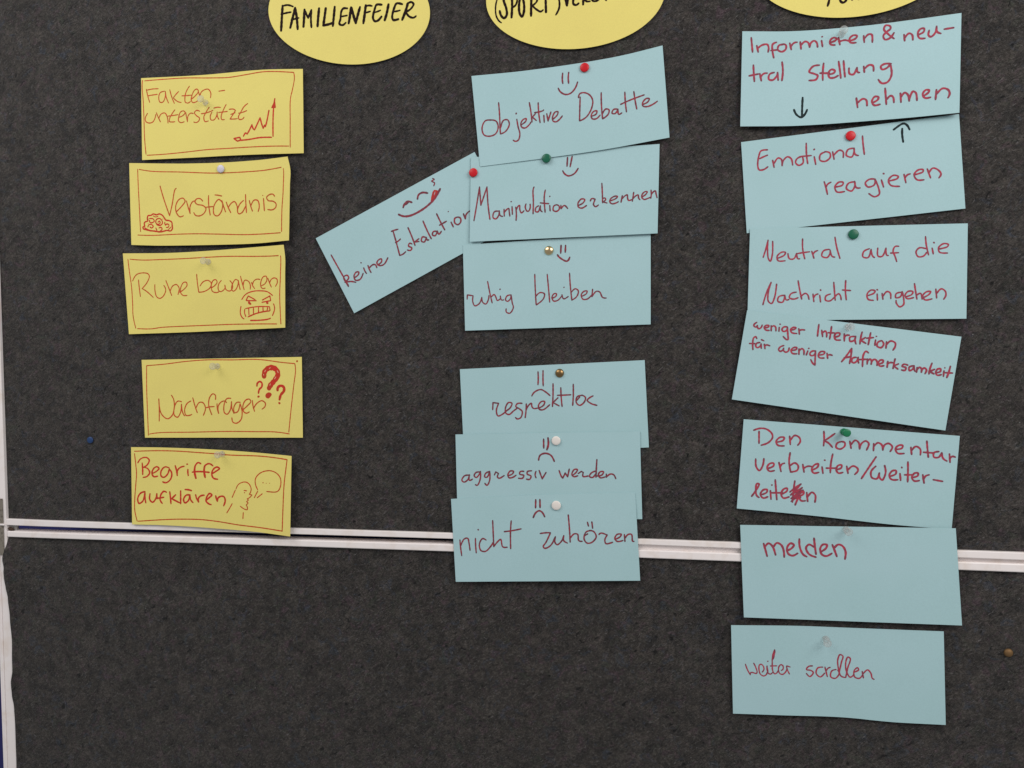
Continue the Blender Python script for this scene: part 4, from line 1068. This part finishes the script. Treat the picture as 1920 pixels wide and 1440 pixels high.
def plain(name, col, rough=0.5, metal=0.0, spec=0.5, dirt=None, trans=0.0, dscale=60.0):
    m, nt, p = new_mat(name)
    if dirt:
        v = coords(nt, 1.0)
        n = noise(nt, v, dscale, 4.0, 0.6, 0.3)
        c = mix(nt, col, dirt, ramp(nt, n.outputs['Fac'], [(0.5, 0.0), (0.72, 0.8)]))
        nt.links.new(c, p.inputs['Base Color'])
    else:
        p.inputs['Base Color'].default_value = (*col, 1)
    p.inputs['Roughness'].default_value = rough
    p.inputs['Metallic'].default_value = metal
    p.inputs['Specular IOR Level'].default_value = spec
    if trans:
        p.inputs['Transmission Weight'].default_value = trans
        p.inputs['IOR'].default_value = 1.45
    return m


def clear_plastic():
    """cheap cloudy polystyrene: mostly see-through, a little milky, glossy"""
    m, nt, p = new_mat('clear_plastic')
    p.inputs['Base Color'].default_value = (0.72, 0.71, 0.69, 1)
    p.inputs['Roughness'].default_value = 0.18
    p.inputs['Specular IOR Level'].default_value = 0.8
    p.inputs['Transmission Weight'].default_value = 0.35
    p.inputs['IOR'].default_value = 1.2
    t = N(nt, 'ShaderNodeBsdfTransparent')
    t.inputs['Color'].default_value = (0.95, 0.95, 0.95, 1)
    lw = N(nt, 'ShaderNodeLayerWeight')
    lw.inputs['Blend'].default_value = 0.35
    mx = N(nt, 'ShaderNodeMixShader')
    r = N(nt, 'ShaderNodeMapRange')
    r.inputs['To Min'].default_value = 0.22
    r.inputs['To Max'].default_value = 0.70
    nt.links.new(lw.outputs['Facing'], r.inputs['Value'])
    nt.links.new(r.outputs['Result'], mx.inputs['Fac'])
    nt.links.new(t.outputs['BSDF'], mx.inputs[1])
    nt.links.new(p.outputs['BSDF'], mx.inputs[2])
    nt.links.new(mx.outputs['Shader'], nt.nodes['Material Output'].inputs['Surface'])
    return m


M_FELT = felt_material()
M_YELLOW = paper_material('yellow_card_paper', (0.790, 0.682, 0.190), (0.760, 0.648, 0.185))
M_BLUE = paper_material('pale_blue_card_paper', (0.388, 0.575, 0.608), (0.370, 0.560, 0.585))
INK = {
    'orange': ink_material('thin_red_ink_on_yellow', (0.56, 0.078, 0.024), (0.46, 0.095, 0.024), (0.62, 0.060, 0.030), (0.44, 0.095, 0.024)),
    'red': ink_material('thick_red_ink_on_yellow', (0.58, 0.036, 0.024), (0.50, 0.048, 0.020), (0.66, 0.030, 0.032), (0.46, 0.052, 0.020)),
    'mauve': ink_material('red_ink_on_blue', (0.275, 0.046, 0.064), (0.165, 0.046, 0.064), (0.400, 0.036, 0.050), (0.115, 0.048, 0.064)),
    'crimson': ink_material('crimson_ink_on_blue', (0.390, 0.054, 0.086), (0.280, 0.052, 0.082), (0.480, 0.046, 0.072), (0.170, 0.054, 0.078)),
    'tongue': ink_material('bright_red_ink_on_blue', (0.46, 0.040, 0.034), (0.38, 0.045, 0.045), (0.54, 0.036, 0.030)),
    'pale': ink_material('unfilled_specks', (0.70, 0.38, 0.22), (0.74, 0.46, 0.25), (0.66, 0.32, 0.20)),
    'black': ink_material('black_marker_ink', (0.014, 0.0065, 0.006), (0.020, 0.009, 0.008), (0.010, 0.005, 0.005), spec=0.05),
    'dark': ink_material('dark_green_black_ink', (0.016, 0.027, 0.029), (0.024, 0.036, 0.038), (0.012, 0.019, 0.022), spec=0.05),
}
M_WHITE = plain('white_painted_aluminium', (0.87, 0.81, 0.795), 0.42, dirt=(0.76, 0.665, 0.60), dscale=45.0)
M_HINGE = plain('stained_hinge_metal', (0.22, 0.195, 0.160), 0.65, 0.1, dirt=(0.07, 0.055, 0.040), dscale=300.0)
M_ZINC = plain('grey_zinc', (0.46, 0.45, 0.42), 0.5, 0.2, dirt=(0.25, 0.23, 0.20), dscale=200.0)
M_RUST = plain('rusty_brown_metal', (0.045, 0.026, 0.015), 0.8, 0.1, dirt=(0.09, 0.045, 0.02), dscale=400.0)
M_NAVY = plain('deep_blue_wall', (0.016, 0.018, 0.135), 0.8, dirt=(0.013, 0.014, 0.11), dscale=20.0)
PIN = {
    'red': plain('red_plastic', (0.56, 0.013, 0.020), 0.32, spec=0.3),
    'green': plain('dark_green_plastic', (0.010, 0.120, 0.066), 0.32, spec=0.35),
    'pushgreen': plain('bright_green_plastic', (0.008, 0.180, 0.075), 0.35, spec=0.5),
    'white': plain('pearl_white_plastic', (0.78, 0.73, 0.68), 0.3, spec=0.5),
    'blue': plain('blue_plastic', (0.009, 0.042, 0.140), 0.45, spec=0.5),
    'brass': plain('polished_brass', (0.72, 0.56, 0.32), 0.24, 1.0),
    'darkbrass': plain('tarnished_brass', (0.30, 0.19, 0.085), 0.34, 1.0),
    'dullbrass': plain('dull_old_brass', (0.20, 0.115, 0.048), 0.6, 0.6),
    'pearl': plain('lavender_pearl_plastic', (0.60, 0.57, 0.62), 0.3, spec=0.5),
    'clear': clear_plastic(),
    'steel': plain('steel_needle', (0.55, 0.55, 0.55), 0.3, 1.0),
}

# ------------------------------------------------------------------ the setting behind
bm = bmesh.new()
add_box(bm, -1600, 1300, -1300, 1100, -140, -120)
wall = bm_object('background_wall', bm, M_NAVY)
wall.location = (0, 0, Z0)
tag(wall, 'deep blue wall behind the pinboard, glimpsed through the gap between its rails', 'wall', kind='structure')

# ------------------------------------------------------------------ the folding pinboard
board = bpy.data.objects.new('pinboard', None)
COL.objects.link(board)
board.location = (0, 0, Z0)
tag(board, 'dark grey felt pinboard in two halves with white aluminium frame', 'pinboard')

UL, UR = -650.0, 552.0


def felt_panel(v_top, v_bot, left_edge=None):
    """felt slab; left_edge(v) -> (u, w) lets the ragged left edge lap over the frame"""
    us = [UL, UL + 2, UL + 4, UL + 7, UL + 11, UL + 16, UL + 22, UL + 32] + list(np.linspace(UL + 70, UR, 12))
    vs = list(np.linspace(v_top, v_bot, 160)) if left_edge else list(np.linspace(v_top, v_bot, 12))
    V, F = [], []
    nu = len(us)
    for vv in vs:
        for i, uu in enumerate(us):
            w = 0.0
            if left_edge and i < 8:
                eu, ew = left_edge(vv)
                uu = eu if i == 0 else max(us[i], eu + 0.6 * i)
                f = min(1.0, max(0.0, (uu - (UL + 5.0)) / 20.0))
                w = ew * (1 - f * f * (3 - 2 * f)) * (0.93 if i == 0 else 1.0)
            V.append((uu * MM, -w * MM, vv * MM))
    for j in range(len(vs) - 1):
        for i in range(nu - 1):
            a = j * nu + i
            F.append((a, a + nu, a + nu + 1, a + 1))
    k = len(V)
    # rim going back 7 mm and a closing back
    ring = [i for i in range(nu)] + [j * nu + nu - 1 for j in range(1, len(vs))] + \
           [(len(vs) - 1) * nu + i for i in range(nu - 2, -1, -1)] + [j * nu for j in range(len(vs) - 2, 0, -1)]
    left = {j * nu for j in range(len(vs))}
    for r in ring:
        x, y, z = V[r]
        V.append((x, y + (0.0022 if r in left and left_edge else 0.007), z))
    n = len(ring)
    for i in range(n):
        i2 = (i + 1) % n
        F.append((ring[i2], k + i2, k + i, ring[i]))
    F.append(tuple(k + i for i in range(n)))
    return link_mesh('felt_panel', V, F, M_FELT, board)


felt_panel(566, -167)
EDGE = [(-186.5, -645.4, 0.5), (-192, -645.4, 2.5), (-198, -645.8, 5.0), (-202, -646.8, 6.0), (-206, -648.6, 6.6), (-211, -650.2, 6.8), (-216, -651.5, 6.8),
        (-221, -650.4, 6.6), (-225, -649.5, 6.4), (-231, -650.3, 6.4), (-241, -649.7, 6.4), (-250, -648.1, 6.2),
        (-265, -645.5, 6.0), (-289, -643.7, 5.8), (-319, -642.2, 5.6), (-344, -643.2, 5.6), (-357, -643.2, 5.6),
        (-373, -645.4, 5.8), (-387, -644.6, 5.6), (-403, -642.4, 5.6), (-428, -642.0, 5.6), (-468, -641.8, 5.6),
        (-518, -643.2, 5.6), (-600, -642.2, 5.6), (-905, -642.2, 5.6)]


def ragged(v):
    for (v0, u0, w0), (v1, u1, w1) in zip(EDGE, EDGE[1:]):
        if v1 <= v <= v0:
            t = (v0 - v) / (v0 - v1)
            t = t * t * (3 - 2 * t)
            return (u0 + (u1 - u0) * t + 0.25 * math.sin(v * 2.1) * math.sin(v * 0.77), w0 + (w1 - w0) * t)
    return (EDGE[-1][1], EDGE[-1][2]) if v < -800 else (EDGE[0][1], EDGE[0][2])


felt_panel(-186.5, -905, ragged)


def part(name, m, *boxes, bevel=0.8):
    b = bmesh.new()
    for bx in boxes:
        add_box(b, *bx, bevel=bevel)
    return bm_object(name, b, m, board)


def slanted_rail(name, u0, u1, tops, bots, w0, w1, bevel):
    """a long rail whose edges follow the measured height at several stations"""
    st = np.linspace(u0, u1, 24)
    tv = np.interp(st, *zip(*tops))
    bv = np.interp(st, *zip(*bots))
    b = bevel
    prof = lambda t, o: [(o, w0), (t, w0), (t, w1 - b), (t - b * .3, w1 - b * .3), (t - b, w1), (o + b, w1), (o + b * .3, w1 - b * .3), (o, w1 - b)]
    V, F = [], []
    for s, t, o in zip(st, tv, bv):
        for vv, ww in prof(t, o):
            V.append((s * MM, -ww * MM, vv * MM))
    n = 8
    for i in range(len(st) - 1):
        for k in range(n):
            k2 = (k + 1) % n
            F.append((i * n + k, i * n + k2, (i + 1) * n + k2, (i + 1) * n + k))
    F.append(tuple(reversed(range(n))))
    F.append(tuple((len(st) - 1) * n + k for k in range(n)))
    return link_mesh(name, V, F, M_WHITE, board)


part('frame_post', M_WHITE, (-662, -645.7, -206.5, 588, -16, 4.0))
part('frame_post', M_WHITE, (-661.6, -656.2, -921, -207.5, -16, 4.6), (-655.9, -641.6, -921, -207.5, -16, 3.9))
part('frame_post', M_WHITE, (552.3, 568, -173, 588, -16, 4.0))
part('frame_post', M_WHITE, (552.3, 568, -921, -180, -16, 4.0))
part('frame_rail', M_WHITE, (-645.4, 552.0, 566.3, 588, -16, 4.0))
part('frame_rail', M_WHITE, (-641.3, 552.0, -921, -905.3, -16, 4.0))
slanted_rail('frame_rail', -645.4, 552.0, [(-650, -165.0), (-580, -165.8), (136, -165.6), (480, -167.2), (552, -167.3)],
             [(-650, -172.9), (-580, -173.3), (136, -171.4), (480, -174.5), (552, -174.7)], -16, 4.0, 0.7)
slanted_rail('frame_rail', -644.5, 552.0, [(-650, -180.4), (-580, -180.7), (136, -177.2), (480, -178.5), (552, -178.5)],
             [(-650, -187.9), (-580, -187.8), (136, -185.8), (480, -186.7), (552, -187.0)], -12.5, 4.0, 1.1)
part('gap_strip', M_WHITE, (60, 552.0, -184, -168, -12.2, -1.2), bevel=0.4)
part('hinge_plate', M_HINGE, (-676, -649.0, -210.6, -139.6, 4.4, 5.6), bevel=0.3)
part('hinge_block', M_ZINC, (-645.2, -636.2, -180.2, -173.4, -4, -1.0), bevel=0.4)
hp = bmesh.new()
add_box(hp, -653.0, -645.9, -172.9, -170.7, 5.7, 7.0, bevel=0.4)
bm_object('hinge_pin', hp, M_WHITE, board)
rb = bmesh.new()
bmesh.ops.create_icosphere(rb, subdivisions=2, radius=1.0)
rnd = random.Random(4)
for vt in rb.verts:
    k = 1 + rnd.uniform(-.25, .25)
    vt.co = Vector(((-641.6 + vt.co.x * 4.0 * k), -(1.2 + vt.co.y * 1.8 * k), (-178.6 + vt.co.z * 2.6 * k - vt.co.x * .9))) * MM
bm_object('rust_wedge', rb, M_RUST, board, True)  # irregular wedge of rust in the gap beside the hinge block

# ------------------------------------------------------------------ cards
NU, NV = 13, 7


def cr(P, x):
    n = len(P)
    P = np.concatenate([[2 * P[0] - P[1]], P, [2 * P[-1] - P[-2]]])
    k = np.clip(np.floor(x).astype(int), 0, n - 2)
    t = (x - k).reshape((-1,) + (1,) * (P.ndim - 1))
    a, b, c, d = P[k], P[k + 1], P[k + 2], P[k + 3]
    return .5 * (2 * b + (c - a) * t + (2 * a - 5 * b + 4 * c - d) * t * t + (3 * b - a - 3 * c + d) * t ** 3)


def surf(G, s, t):
    s = np.asarray(s, float)
    t = np.asarray(t, float)
    A = cr(np.swapaxes(G, 0, 1), s * (NU - 1))
    P = np.concatenate([2 * A[:, :1] - A[:, 1:2], A, 2 * A[:, -1:] - A[:, -2:-1]], 1)
    x = t * (NV - 1)
    k = np.clip(np.floor(x).astype(int), 0, NV - 2)
    f = (x - k)[:, None]
    r = np.arange(len(s))
    a, b, c, d = P[r, k], P[r, k + 1], P[r, k + 2], P[r, k + 3]
    return .5 * (2 * b + (c - a) * f + (2 * a - 5 * b + 4 * c - d) * f * f + (3 * b - a - 3 * c + d) * f ** 3)


def rect_paper(name, G, m, parent, thick=0.28):
    nu, nv = 49, 25
    s, t = np.meshgrid(np.linspace(0, 1, nu), np.linspace(0, 1, nv))
    P = surf(G, s.ravel(), t.ravel())
    return sheet(name, P, nu, nv, m, parent, thick)


def sheet(name, P, nu, nv, m, parent, thick):
    n = len(P)
    V = [tuple(p * MM) for p in P] + [(p[0] * MM, p[1] * MM, (p[2] - thick) * MM) for p in P]
    F = []
    for j in range(nv - 1):
        for i in range(nu - 1):
            a = j * nu + i
            F.append((a, a + nu, a + nu + 1, a + 1))
            F.append((n + a, n + a + 1, n + a + nu + 1, n + a + nu))
    ring = [i for i in range(nu)] + [j * nu + nu - 1 for j in range(1, nv)] + [(nv - 1) * nu + i for i in range(nu - 2, -1, -1)] + [j * nu for j in range(nv - 2, 0, -1)]
    for i in range(len(ring)):
        a, b = ring[i], ring[(i + 1) % len(ring)]
        F.append((a, b, n + b, n + a))
    o = link_mesh(name, V, F, m, parent)
    return o


def oval_paper(name, G, m, parent, thick=0.28):
    nr, na = 10, 96
    ss, tt = [0.5], [0.5]
    for r in range(1, nr + 1):
        for k in range(na):
            a = 2 * math.pi * k / na
            ss.append(.5 + .5 * r / nr * math.cos(a))
            tt.append(.5 - .5 * r / nr * math.sin(a))
    P = surf(G, ss, tt)
    n = len(P)
    V = [tuple(p * MM) for p in P] + [(p[0] * MM, p[1] * MM, (p[2] - thick) * MM) for p in P]
    F = []
    for k in range(na):
        k2 = (k + 1) % na
        F.append((0, 1 + k, 1 + k2))
        F.append((n, n + 1 + k2, n + 1 + k))
        for r in range(nr - 1):
            a, b = 1 + r * na + k, 1 + r * na + k2
            F.append((a, a + na, b + na, b))
            F.append((n + a, n + b, n + b + na, n + a + na))
        a, b = 1 + (nr - 1) * na + k, 1 + (nr - 1) * na + k2
        F.append((a, n + a, n + b, b))
    return link_mesh(name, V, F, m, parent)


def spline(pts):
    """smooth resampling of a pen stroke given in card parameters"""
    pts = np.array(pts, float)
    if len(pts) == 1:
        return pts
    scale = np.array([205.0, 95.0])
    d = np.r_[0, np.cumsum(np.maximum(np.sqrt(np.linalg.norm(np.diff(pts * scale, axis=0), axis=1)), 1e-3))]
    n = len(pts)
    mt = np.zeros_like(pts)
    for k in range(n):
        if n == 2:
            mt[k] = (pts[1] - pts[0]) / (d[1] - d[0])
        elif k == 0:
            mt[k] = ((pts[1] - pts[0]) / (d[1] - d[0])) * 1.5 - .5 * (pts[2] - pts[0]) / (d[2] - d[0])
        elif k == n - 1:
            mt[k] = ((pts[-1] - pts[-2]) / (d[-1] - d[-2])) * 1.5 - .5 * (pts[-1] - pts[-3]) / (d[-1] - d[-3])
        else:
            h0, h1 = d[k] - d[k - 1], d[k + 1] - d[k]
            mt[k] = (h1 * (pts[k] - pts[k - 1]) / h0 + h0 * (pts[k + 1] - pts[k]) / h1) / (h0 + h1)
    out = []
    for k in range(n - 1):
        h = d[k + 1] - d[k]
        L = np.linalg.norm((pts[k + 1] - pts[k]) * scale)
        m = max(2, int(L / 0.55))
        for q in range(m):
            t = q / m
            out.append((2 * t ** 3 - 3 * t ** 2 + 1) * pts[k] + (t ** 3 - 2 * t ** 2 + t) * h * mt[k]
                       + (-2 * t ** 3 + 3 * t ** 2) * pts[k + 1] + (t ** 3 - t ** 2) * h * mt[k + 1])
    out.append(pts[-1])
    return np.array(out)


def ink_mesh(name, G, text, m, parent, seed, widen=1.0):
    """every pen stroke as a ribbon of ink lying on the paper"""
    rng = random.Random(seed)
    V, F = [], []
    lift = 0.02 + (0.06 if name == 'pale_gaps' else 0.0)  # unfilled specks of the question mark lie above its ink
    pool = []
    for stroke in text.split(';'):
        w, body = stroke.strip().split(':')
        hw = int(w) / 200.0 * widen
        runs, cur = [], []
        for tok in body.split():
            x, y = tok.rstrip('!').split(',')
            pt = (int(x) / 2000.0, int(y) / 2000.0)
            cur.append(pt)
            if tok.endswith('!') and len(cur) > 1:
                runs.append(cur)
                cur = [pt]
        if len(cur) > 1 or not runs:
            runs.append(cur)
        ph = rng.uniform(0, 6)
        for run in runs:
            st = spline(run)
            P = surf(G, st[:, 0], st[:, 1])
            lift += 0.0014
            if len(P) == 1:
                c = len(V)
                na = 14
                V.append(P[0] + [0, 0, lift])
                pool += [0.9] * (na + 1)
                for k in range(na):
                    a = 2 * math.pi * k / na
                    r = hw * (1 + .10 * math.sin(2 * a + ph))
                    V.append(P[0] + [r * math.cos(a), r * math.sin(a), lift])
                for k in range(na):
                    F.append((c, c + 1 + k, c + 1 + (k + 1) % na))
                continue
            tg = np.gradient(P[:, :2], axis=0)
            tg /= np.maximum(np.linalg.norm(tg, axis=1), 1e-6)[:, None]
            nm = np.stack([-tg[:, 1], tg[:, 0]], 1)
            arc = np.r_[0, np.cumsum(np.linalg.norm(np.diff(P[:, :2], axis=0), axis=1))]
            tot = arc[-1]
            ws = []
            for a in arc:
                k = 1 + .07 * math.sin(a * 1.3 + ph) + .05 * math.sin(a * .41 + 2 * ph)
                e = min(a, tot - a)
                if e < hw * 1.5:
                    k *= .86 + .14 * e / (hw * 1.5)
                ws.append(hw * k)
            c0 = len(V)
            for i in range(len(P)):
                z = lift + arc[i] * 0.0004
                e = min(arc[i], tot - arc[i])
                pv = max(0.0, 1 - e / (hw * 3.0)) + 0.25 * max(0.0, math.sin(arc[i] * .55 + 3 * ph))
                pool += [pv, pv]
                for sgn in (1, -1):
                    V.append(P[i] + [nm[i, 0] * ws[i] * sgn, nm[i, 1] * ws[i] * sgn, z])
            for i in range(len(P) - 1):
                a = c0 + 2 * i
                F.append((a, a + 1, a + 3, a + 2))
            for end, sg in ((0, -1), (len(P) - 1, 1)):
                base = math.atan2(nm[end, 1], nm[end, 0])
                fan = [c0 + 2 * end]
                for k in range(1, 6):
                    a = base - sg * math.pi * k / 6
                    fan.append(len(V))
                    pool.append(1.0)
                    V.append(P[end] + [ws[end] * math.cos(a), ws[end] * math.sin(a), lift + arc[end] * 0.0004])
                fan.append(c0 + 2 * end + 1)
                F.append(tuple(reversed(fan)) if sg == 1 else tuple(fan))
    o = link_mesh(name, [v * MM for v in V], F, m, parent)
    at = o.data.attributes.new('pooled_ink', 'FLOAT', 'POINT')
    at.data.foreach_set('value', np.array(pool, dtype=np.float32))
    return o


Y_GROUP = 'yellow cards pinned in the left column'
M_GROUP = 'pale blue cards pinned in the middle column'
R_GROUP = 'pale blue cards pinned in the right column'
O_GROUP = 'yellow oval heading cards cut off by the top edge'
LABELS = {
    'Y0': ('yellow card reading Fakten-unterstützt with a small rising chart', Y_GROUP),
    'Y1': ('yellow card reading Verständnis with a curly cloud drawing', Y_GROUP),
    'Y2': ('yellow card reading Ruhe bewahren with an angry face drawing', Y_GROUP),
    'Y3': ('yellow card reading Nachfragen with three red question marks', Y_GROUP),
    'Y4': ('yellow card reading Begriffe aufklären hanging over the white rail', Y_GROUP),
    'M0': ('pale blue card reading objektive Debatte with a smiling face', M_GROUP),
    'M1': ('steeply tilted pale blue card reading keine Eskalation with a tongue-out face', M_GROUP),
    'M2': ('pale blue card reading Manipulation erkennen with a smiling face', M_GROUP),
    'M3': ('pale blue card reading ruhig bleiben with a small smiling face', M_GROUP),
    'M4': ('pale blue card reading respektlos with a frowning face', M_GROUP),
    'M5': ('pale blue card reading aggressiv werden, between two overlapping frowning cards', M_GROUP),
    'M6': ('pale blue card reading nicht zuhören hanging over the white rail', M_GROUP),
    'R0': ('pale blue card reading Informieren & neutral Stellung nehmen, arrow pointing down', R_GROUP),
    'R1': ('pale blue card reading Emotional reagieren with an arrow pointing up', R_GROUP),
    'R2': ('pale blue card reading Neutral auf die Nachricht eingehen', R_GROUP),
    'R3': ('tilted pale blue card reading weniger Interaktion für weniger Aufmerksamkeit', R_GROUP),
    'R4': ('pale blue card reading Den Kommentar verbreiten/weiterleiten with a scribbled correction', R_GROUP),
    'R5': ('pale blue card reading melden hanging over the white rail', R_GROUP),
    'R6': ('pale blue card reading weiter scrollen, lowest on the board', R_GROUP),
    'O0': ('yellow oval heading card reading FAMILIENFEIER in black capitals', O_GROUP),
    'O1': ('yellow oval heading card reading (SPORT) in black, top cut off', O_GROUP),
    'O2': ('yellow oval heading card above the Informieren card, mostly cut off', O_GROUP),
}
INKS = {'Y': {'border_line': 'orange', 'handwriting': 'orange', 'drawing': 'red', 'pale_gaps': 'pale'},
        'M': {'handwriting': 'mauve', 'drawing': 'mauve', 'tongue': 'tongue'},
        'R': {'handwriting': 'crimson', 'arrow_mark': 'dark'},
        'O': {'handwriting': 'black'}}
SPECIAL = {('Y4', 'handwriting'): 'red', ('Y4', 'drawing'): 'orange', ('R5', 'handwriting'): 'crimson'}
RX = Matrix.Rotation(math.pi / 2, 4, 'X')
for num, (key, d) in enumerate(CARDS.items()):
    kind = 'heading_card' if key[0] == 'O' else 'note_card'
    root = bpy.data.objects.new(kind, None)
    COL.objects.link(root)
    root.matrix_world = Matrix.Translation(bw(*d['pos'])) @ RX @ Matrix.Rotation(d['rot'], 4, 'Z')
    tag(root, LABELS[key][0], 'oval card' if key[0] == 'O' else 'note card', LABELS[key][1])
    G = np.array([[float(x) for x in t.split(',')] for t in d['grid'].split()]).reshape(NV, NU, 3) / 20.0
    if key[0] == 'O':
        oval_paper('paper', G, M_YELLOW, root)
    else:
        rect_paper('paper', G, M_YELLOW if key[0] == 'Y' else M_BLUE, root)
    for pname, text in d['ink'].items():
        ink = SPECIAL.get((key, pname)) or INKS[key[0]][pname]
        ink_mesh(pname, G, text, INK[ink], root, num * 7 + len(pname), {'Y': 1.14, 'M': 1.18, 'R': 1.15, 'O': 1.25}[key[0]])

# ------------------------------------------------------------------ pins
def pin_root(name, u, v, w, label, cat, group, tilt=(0, 0)):
    r = bpy.data.objects.new(name, None)
    COL.objects.link(r)
    r.matrix_world = Matrix.Translation(bw(u, v, w)) @ RX @ Matrix.Rotation(tilt[0], 4, 'X') @ Matrix.Rotation(tilt[1], 4, 'Y')
    tag(r, label, cat, group)
    return r


def needle(root, h0):
    vs, fs = lathe([(0.05, -7.0), (0.5, -4.5), (0.55, h0)], 10)
    link_mesh('needle', vs, fs, PIN['steel'], root, True)


def thumbtack(u, v, w, r, colour, label):
    root = pin_root('thumbtack', u, v, w, label, 'thumbtack', 'round thumbtacks on the board')
    if colour in ('brass', 'darkbrass', 'dullbrass'):
        prof = [(r * .93, 0.05), (r, 0.25)] + [(r * math.cos(a), 0.3 + 2.7 * math.sin(a)) for a in np.linspace(.05, 1.5, 12)]
    else:
        prof = [(r * .90, 0.05), (r * .94, 0.7), (r, 1.1), (r * .995, 1.5), (r * .96, 1.85), (r * .88, 2.1),
                (r * .6, 2.35), (r * .3, 2.5), (r * .05, 2.52)]
    vs, fs = lathe(prof, 40)
    link_mesh('head', vs, fs, PIN[colour], root, True)
    needle(root, 1.0)
    return root


def push_pin(u, v, w, colour, label, tilt):
    root = pin_root('push_pin', u, v, w, label, 'push pin', 'push pins with waisted handles', tilt)
    prof = [(3.1, 0.2), (3.5, 0.5), (3.5, 1.3), (3.0, 1.9), (2.3, 2.6), (2.05, 4.5), (2.15, 7.2), (2.6, 8.4), (3.6, 9.3),
            (4.0, 9.9), (4.0, 11.0), (3.7, 11.5), (2.8, 11.75), (0.2, 11.8)]
    vs, fs = lathe(prof, 32)
    link_mesh('handle', vs, fs, PIN['pushgreen' if colour == 'green' else colour], root, True)
    needle(root, 0.15)
    return root


thumbtack(-338.5, 251.2, 4.99, 4.6, 'pearl', 'white pearl thumbtack at the top of the Verständnis card')
thumbtack(82.7, 333.4, 3.29, 4.8, 'red', 'bright red thumbtack at the top of the objektive Debatte card')
thumbtack(41.1, 241.1, 3.18, 4.8, 'green', 'dark green thumbtack on the seam below the objektive Debatte card')
thumbtack(-39.4, 230.7, 2.40, 4.8, 'red', 'crimson thumbtack at the left edge of the Manipulation erkennen card')
thumbtack(42.5, 143.4, 1.50, 4.9, 'brass', 'shiny brass thumbtack at the top of the ruhig bleiben card')
thumbtack(52.7, 11.5, 1.50, 4.7, 'darkbrass', 'tarnished brown brass thumbtack at the top of the respektlos card')
thumbtack(48.4, -61.4, 2.65, 4.9, 'white', 'white thumbtack at the top of the aggressiv werden card')
thumbtack(48.0, -131.5, 3.80, 5.1, 'white', 'white thumbtack at the top of the nicht zuhören card')
thumbtack(346.6, 245.5, 1.46, 4.8, 'red', 'bright red thumbtack at the top of the Emotional reagieren card')
thumbtack(349.3, 147.7, 2.23, 5.0, 'green', 'dark green thumbtack at the top of the Neutral auf die Nachricht card')
thumbtack(-524.6, -65.4, 0.30, 4.1, 'blue', 'small blue thumbtack stuck alone in the felt at the left')
thumbtack(494.3, -267.8, 0.30, 4.2, 'dullbrass', 'dull brass thumbtack stuck alone in the felt at the lower right')
push_pin(-357.1, 328.9, 3.32, 'clear', 'clear plastic push pin in the Fakten-unterstützt card', (-0.12, 0.0))
push_pin(-357.9, 145.0, 4.73, 'clear', 'clear plastic push pin in the Ruhe bewahren card', (0, 0))
push_pin(-351.4, 23.1, 1.80, 'clear', 'clear plastic push pin in the Nachfragen card', (0, 0))
push_pin(-346.6, -79.9, 4.10, 'clear', 'clear plastic push pin in the Begriffe aufklären card', (0, 0))
push_pin(337.5, 345.6, 3.24, 'clear', 'clear plastic push pin in the Informieren card', (0, 0))
push_pin(344.5, 55.3, 2.95, 'clear', 'clear plastic push pin in the weniger Interaktion card', (0, 0))
push_pin(340.9, -50.2, 1.70, 'green', 'green plastic push pin in the Den Kommentar card', (0.02, 0.05))
push_pin(342.6, -149.1, 4.64, 'clear', 'clear plastic push pin in the melden card', (0, 0))
push_pin(324.1, -262.9, 2.00, 'clear', 'clear plastic push pin in the weiter scrollen card', (0.1, -0.05))
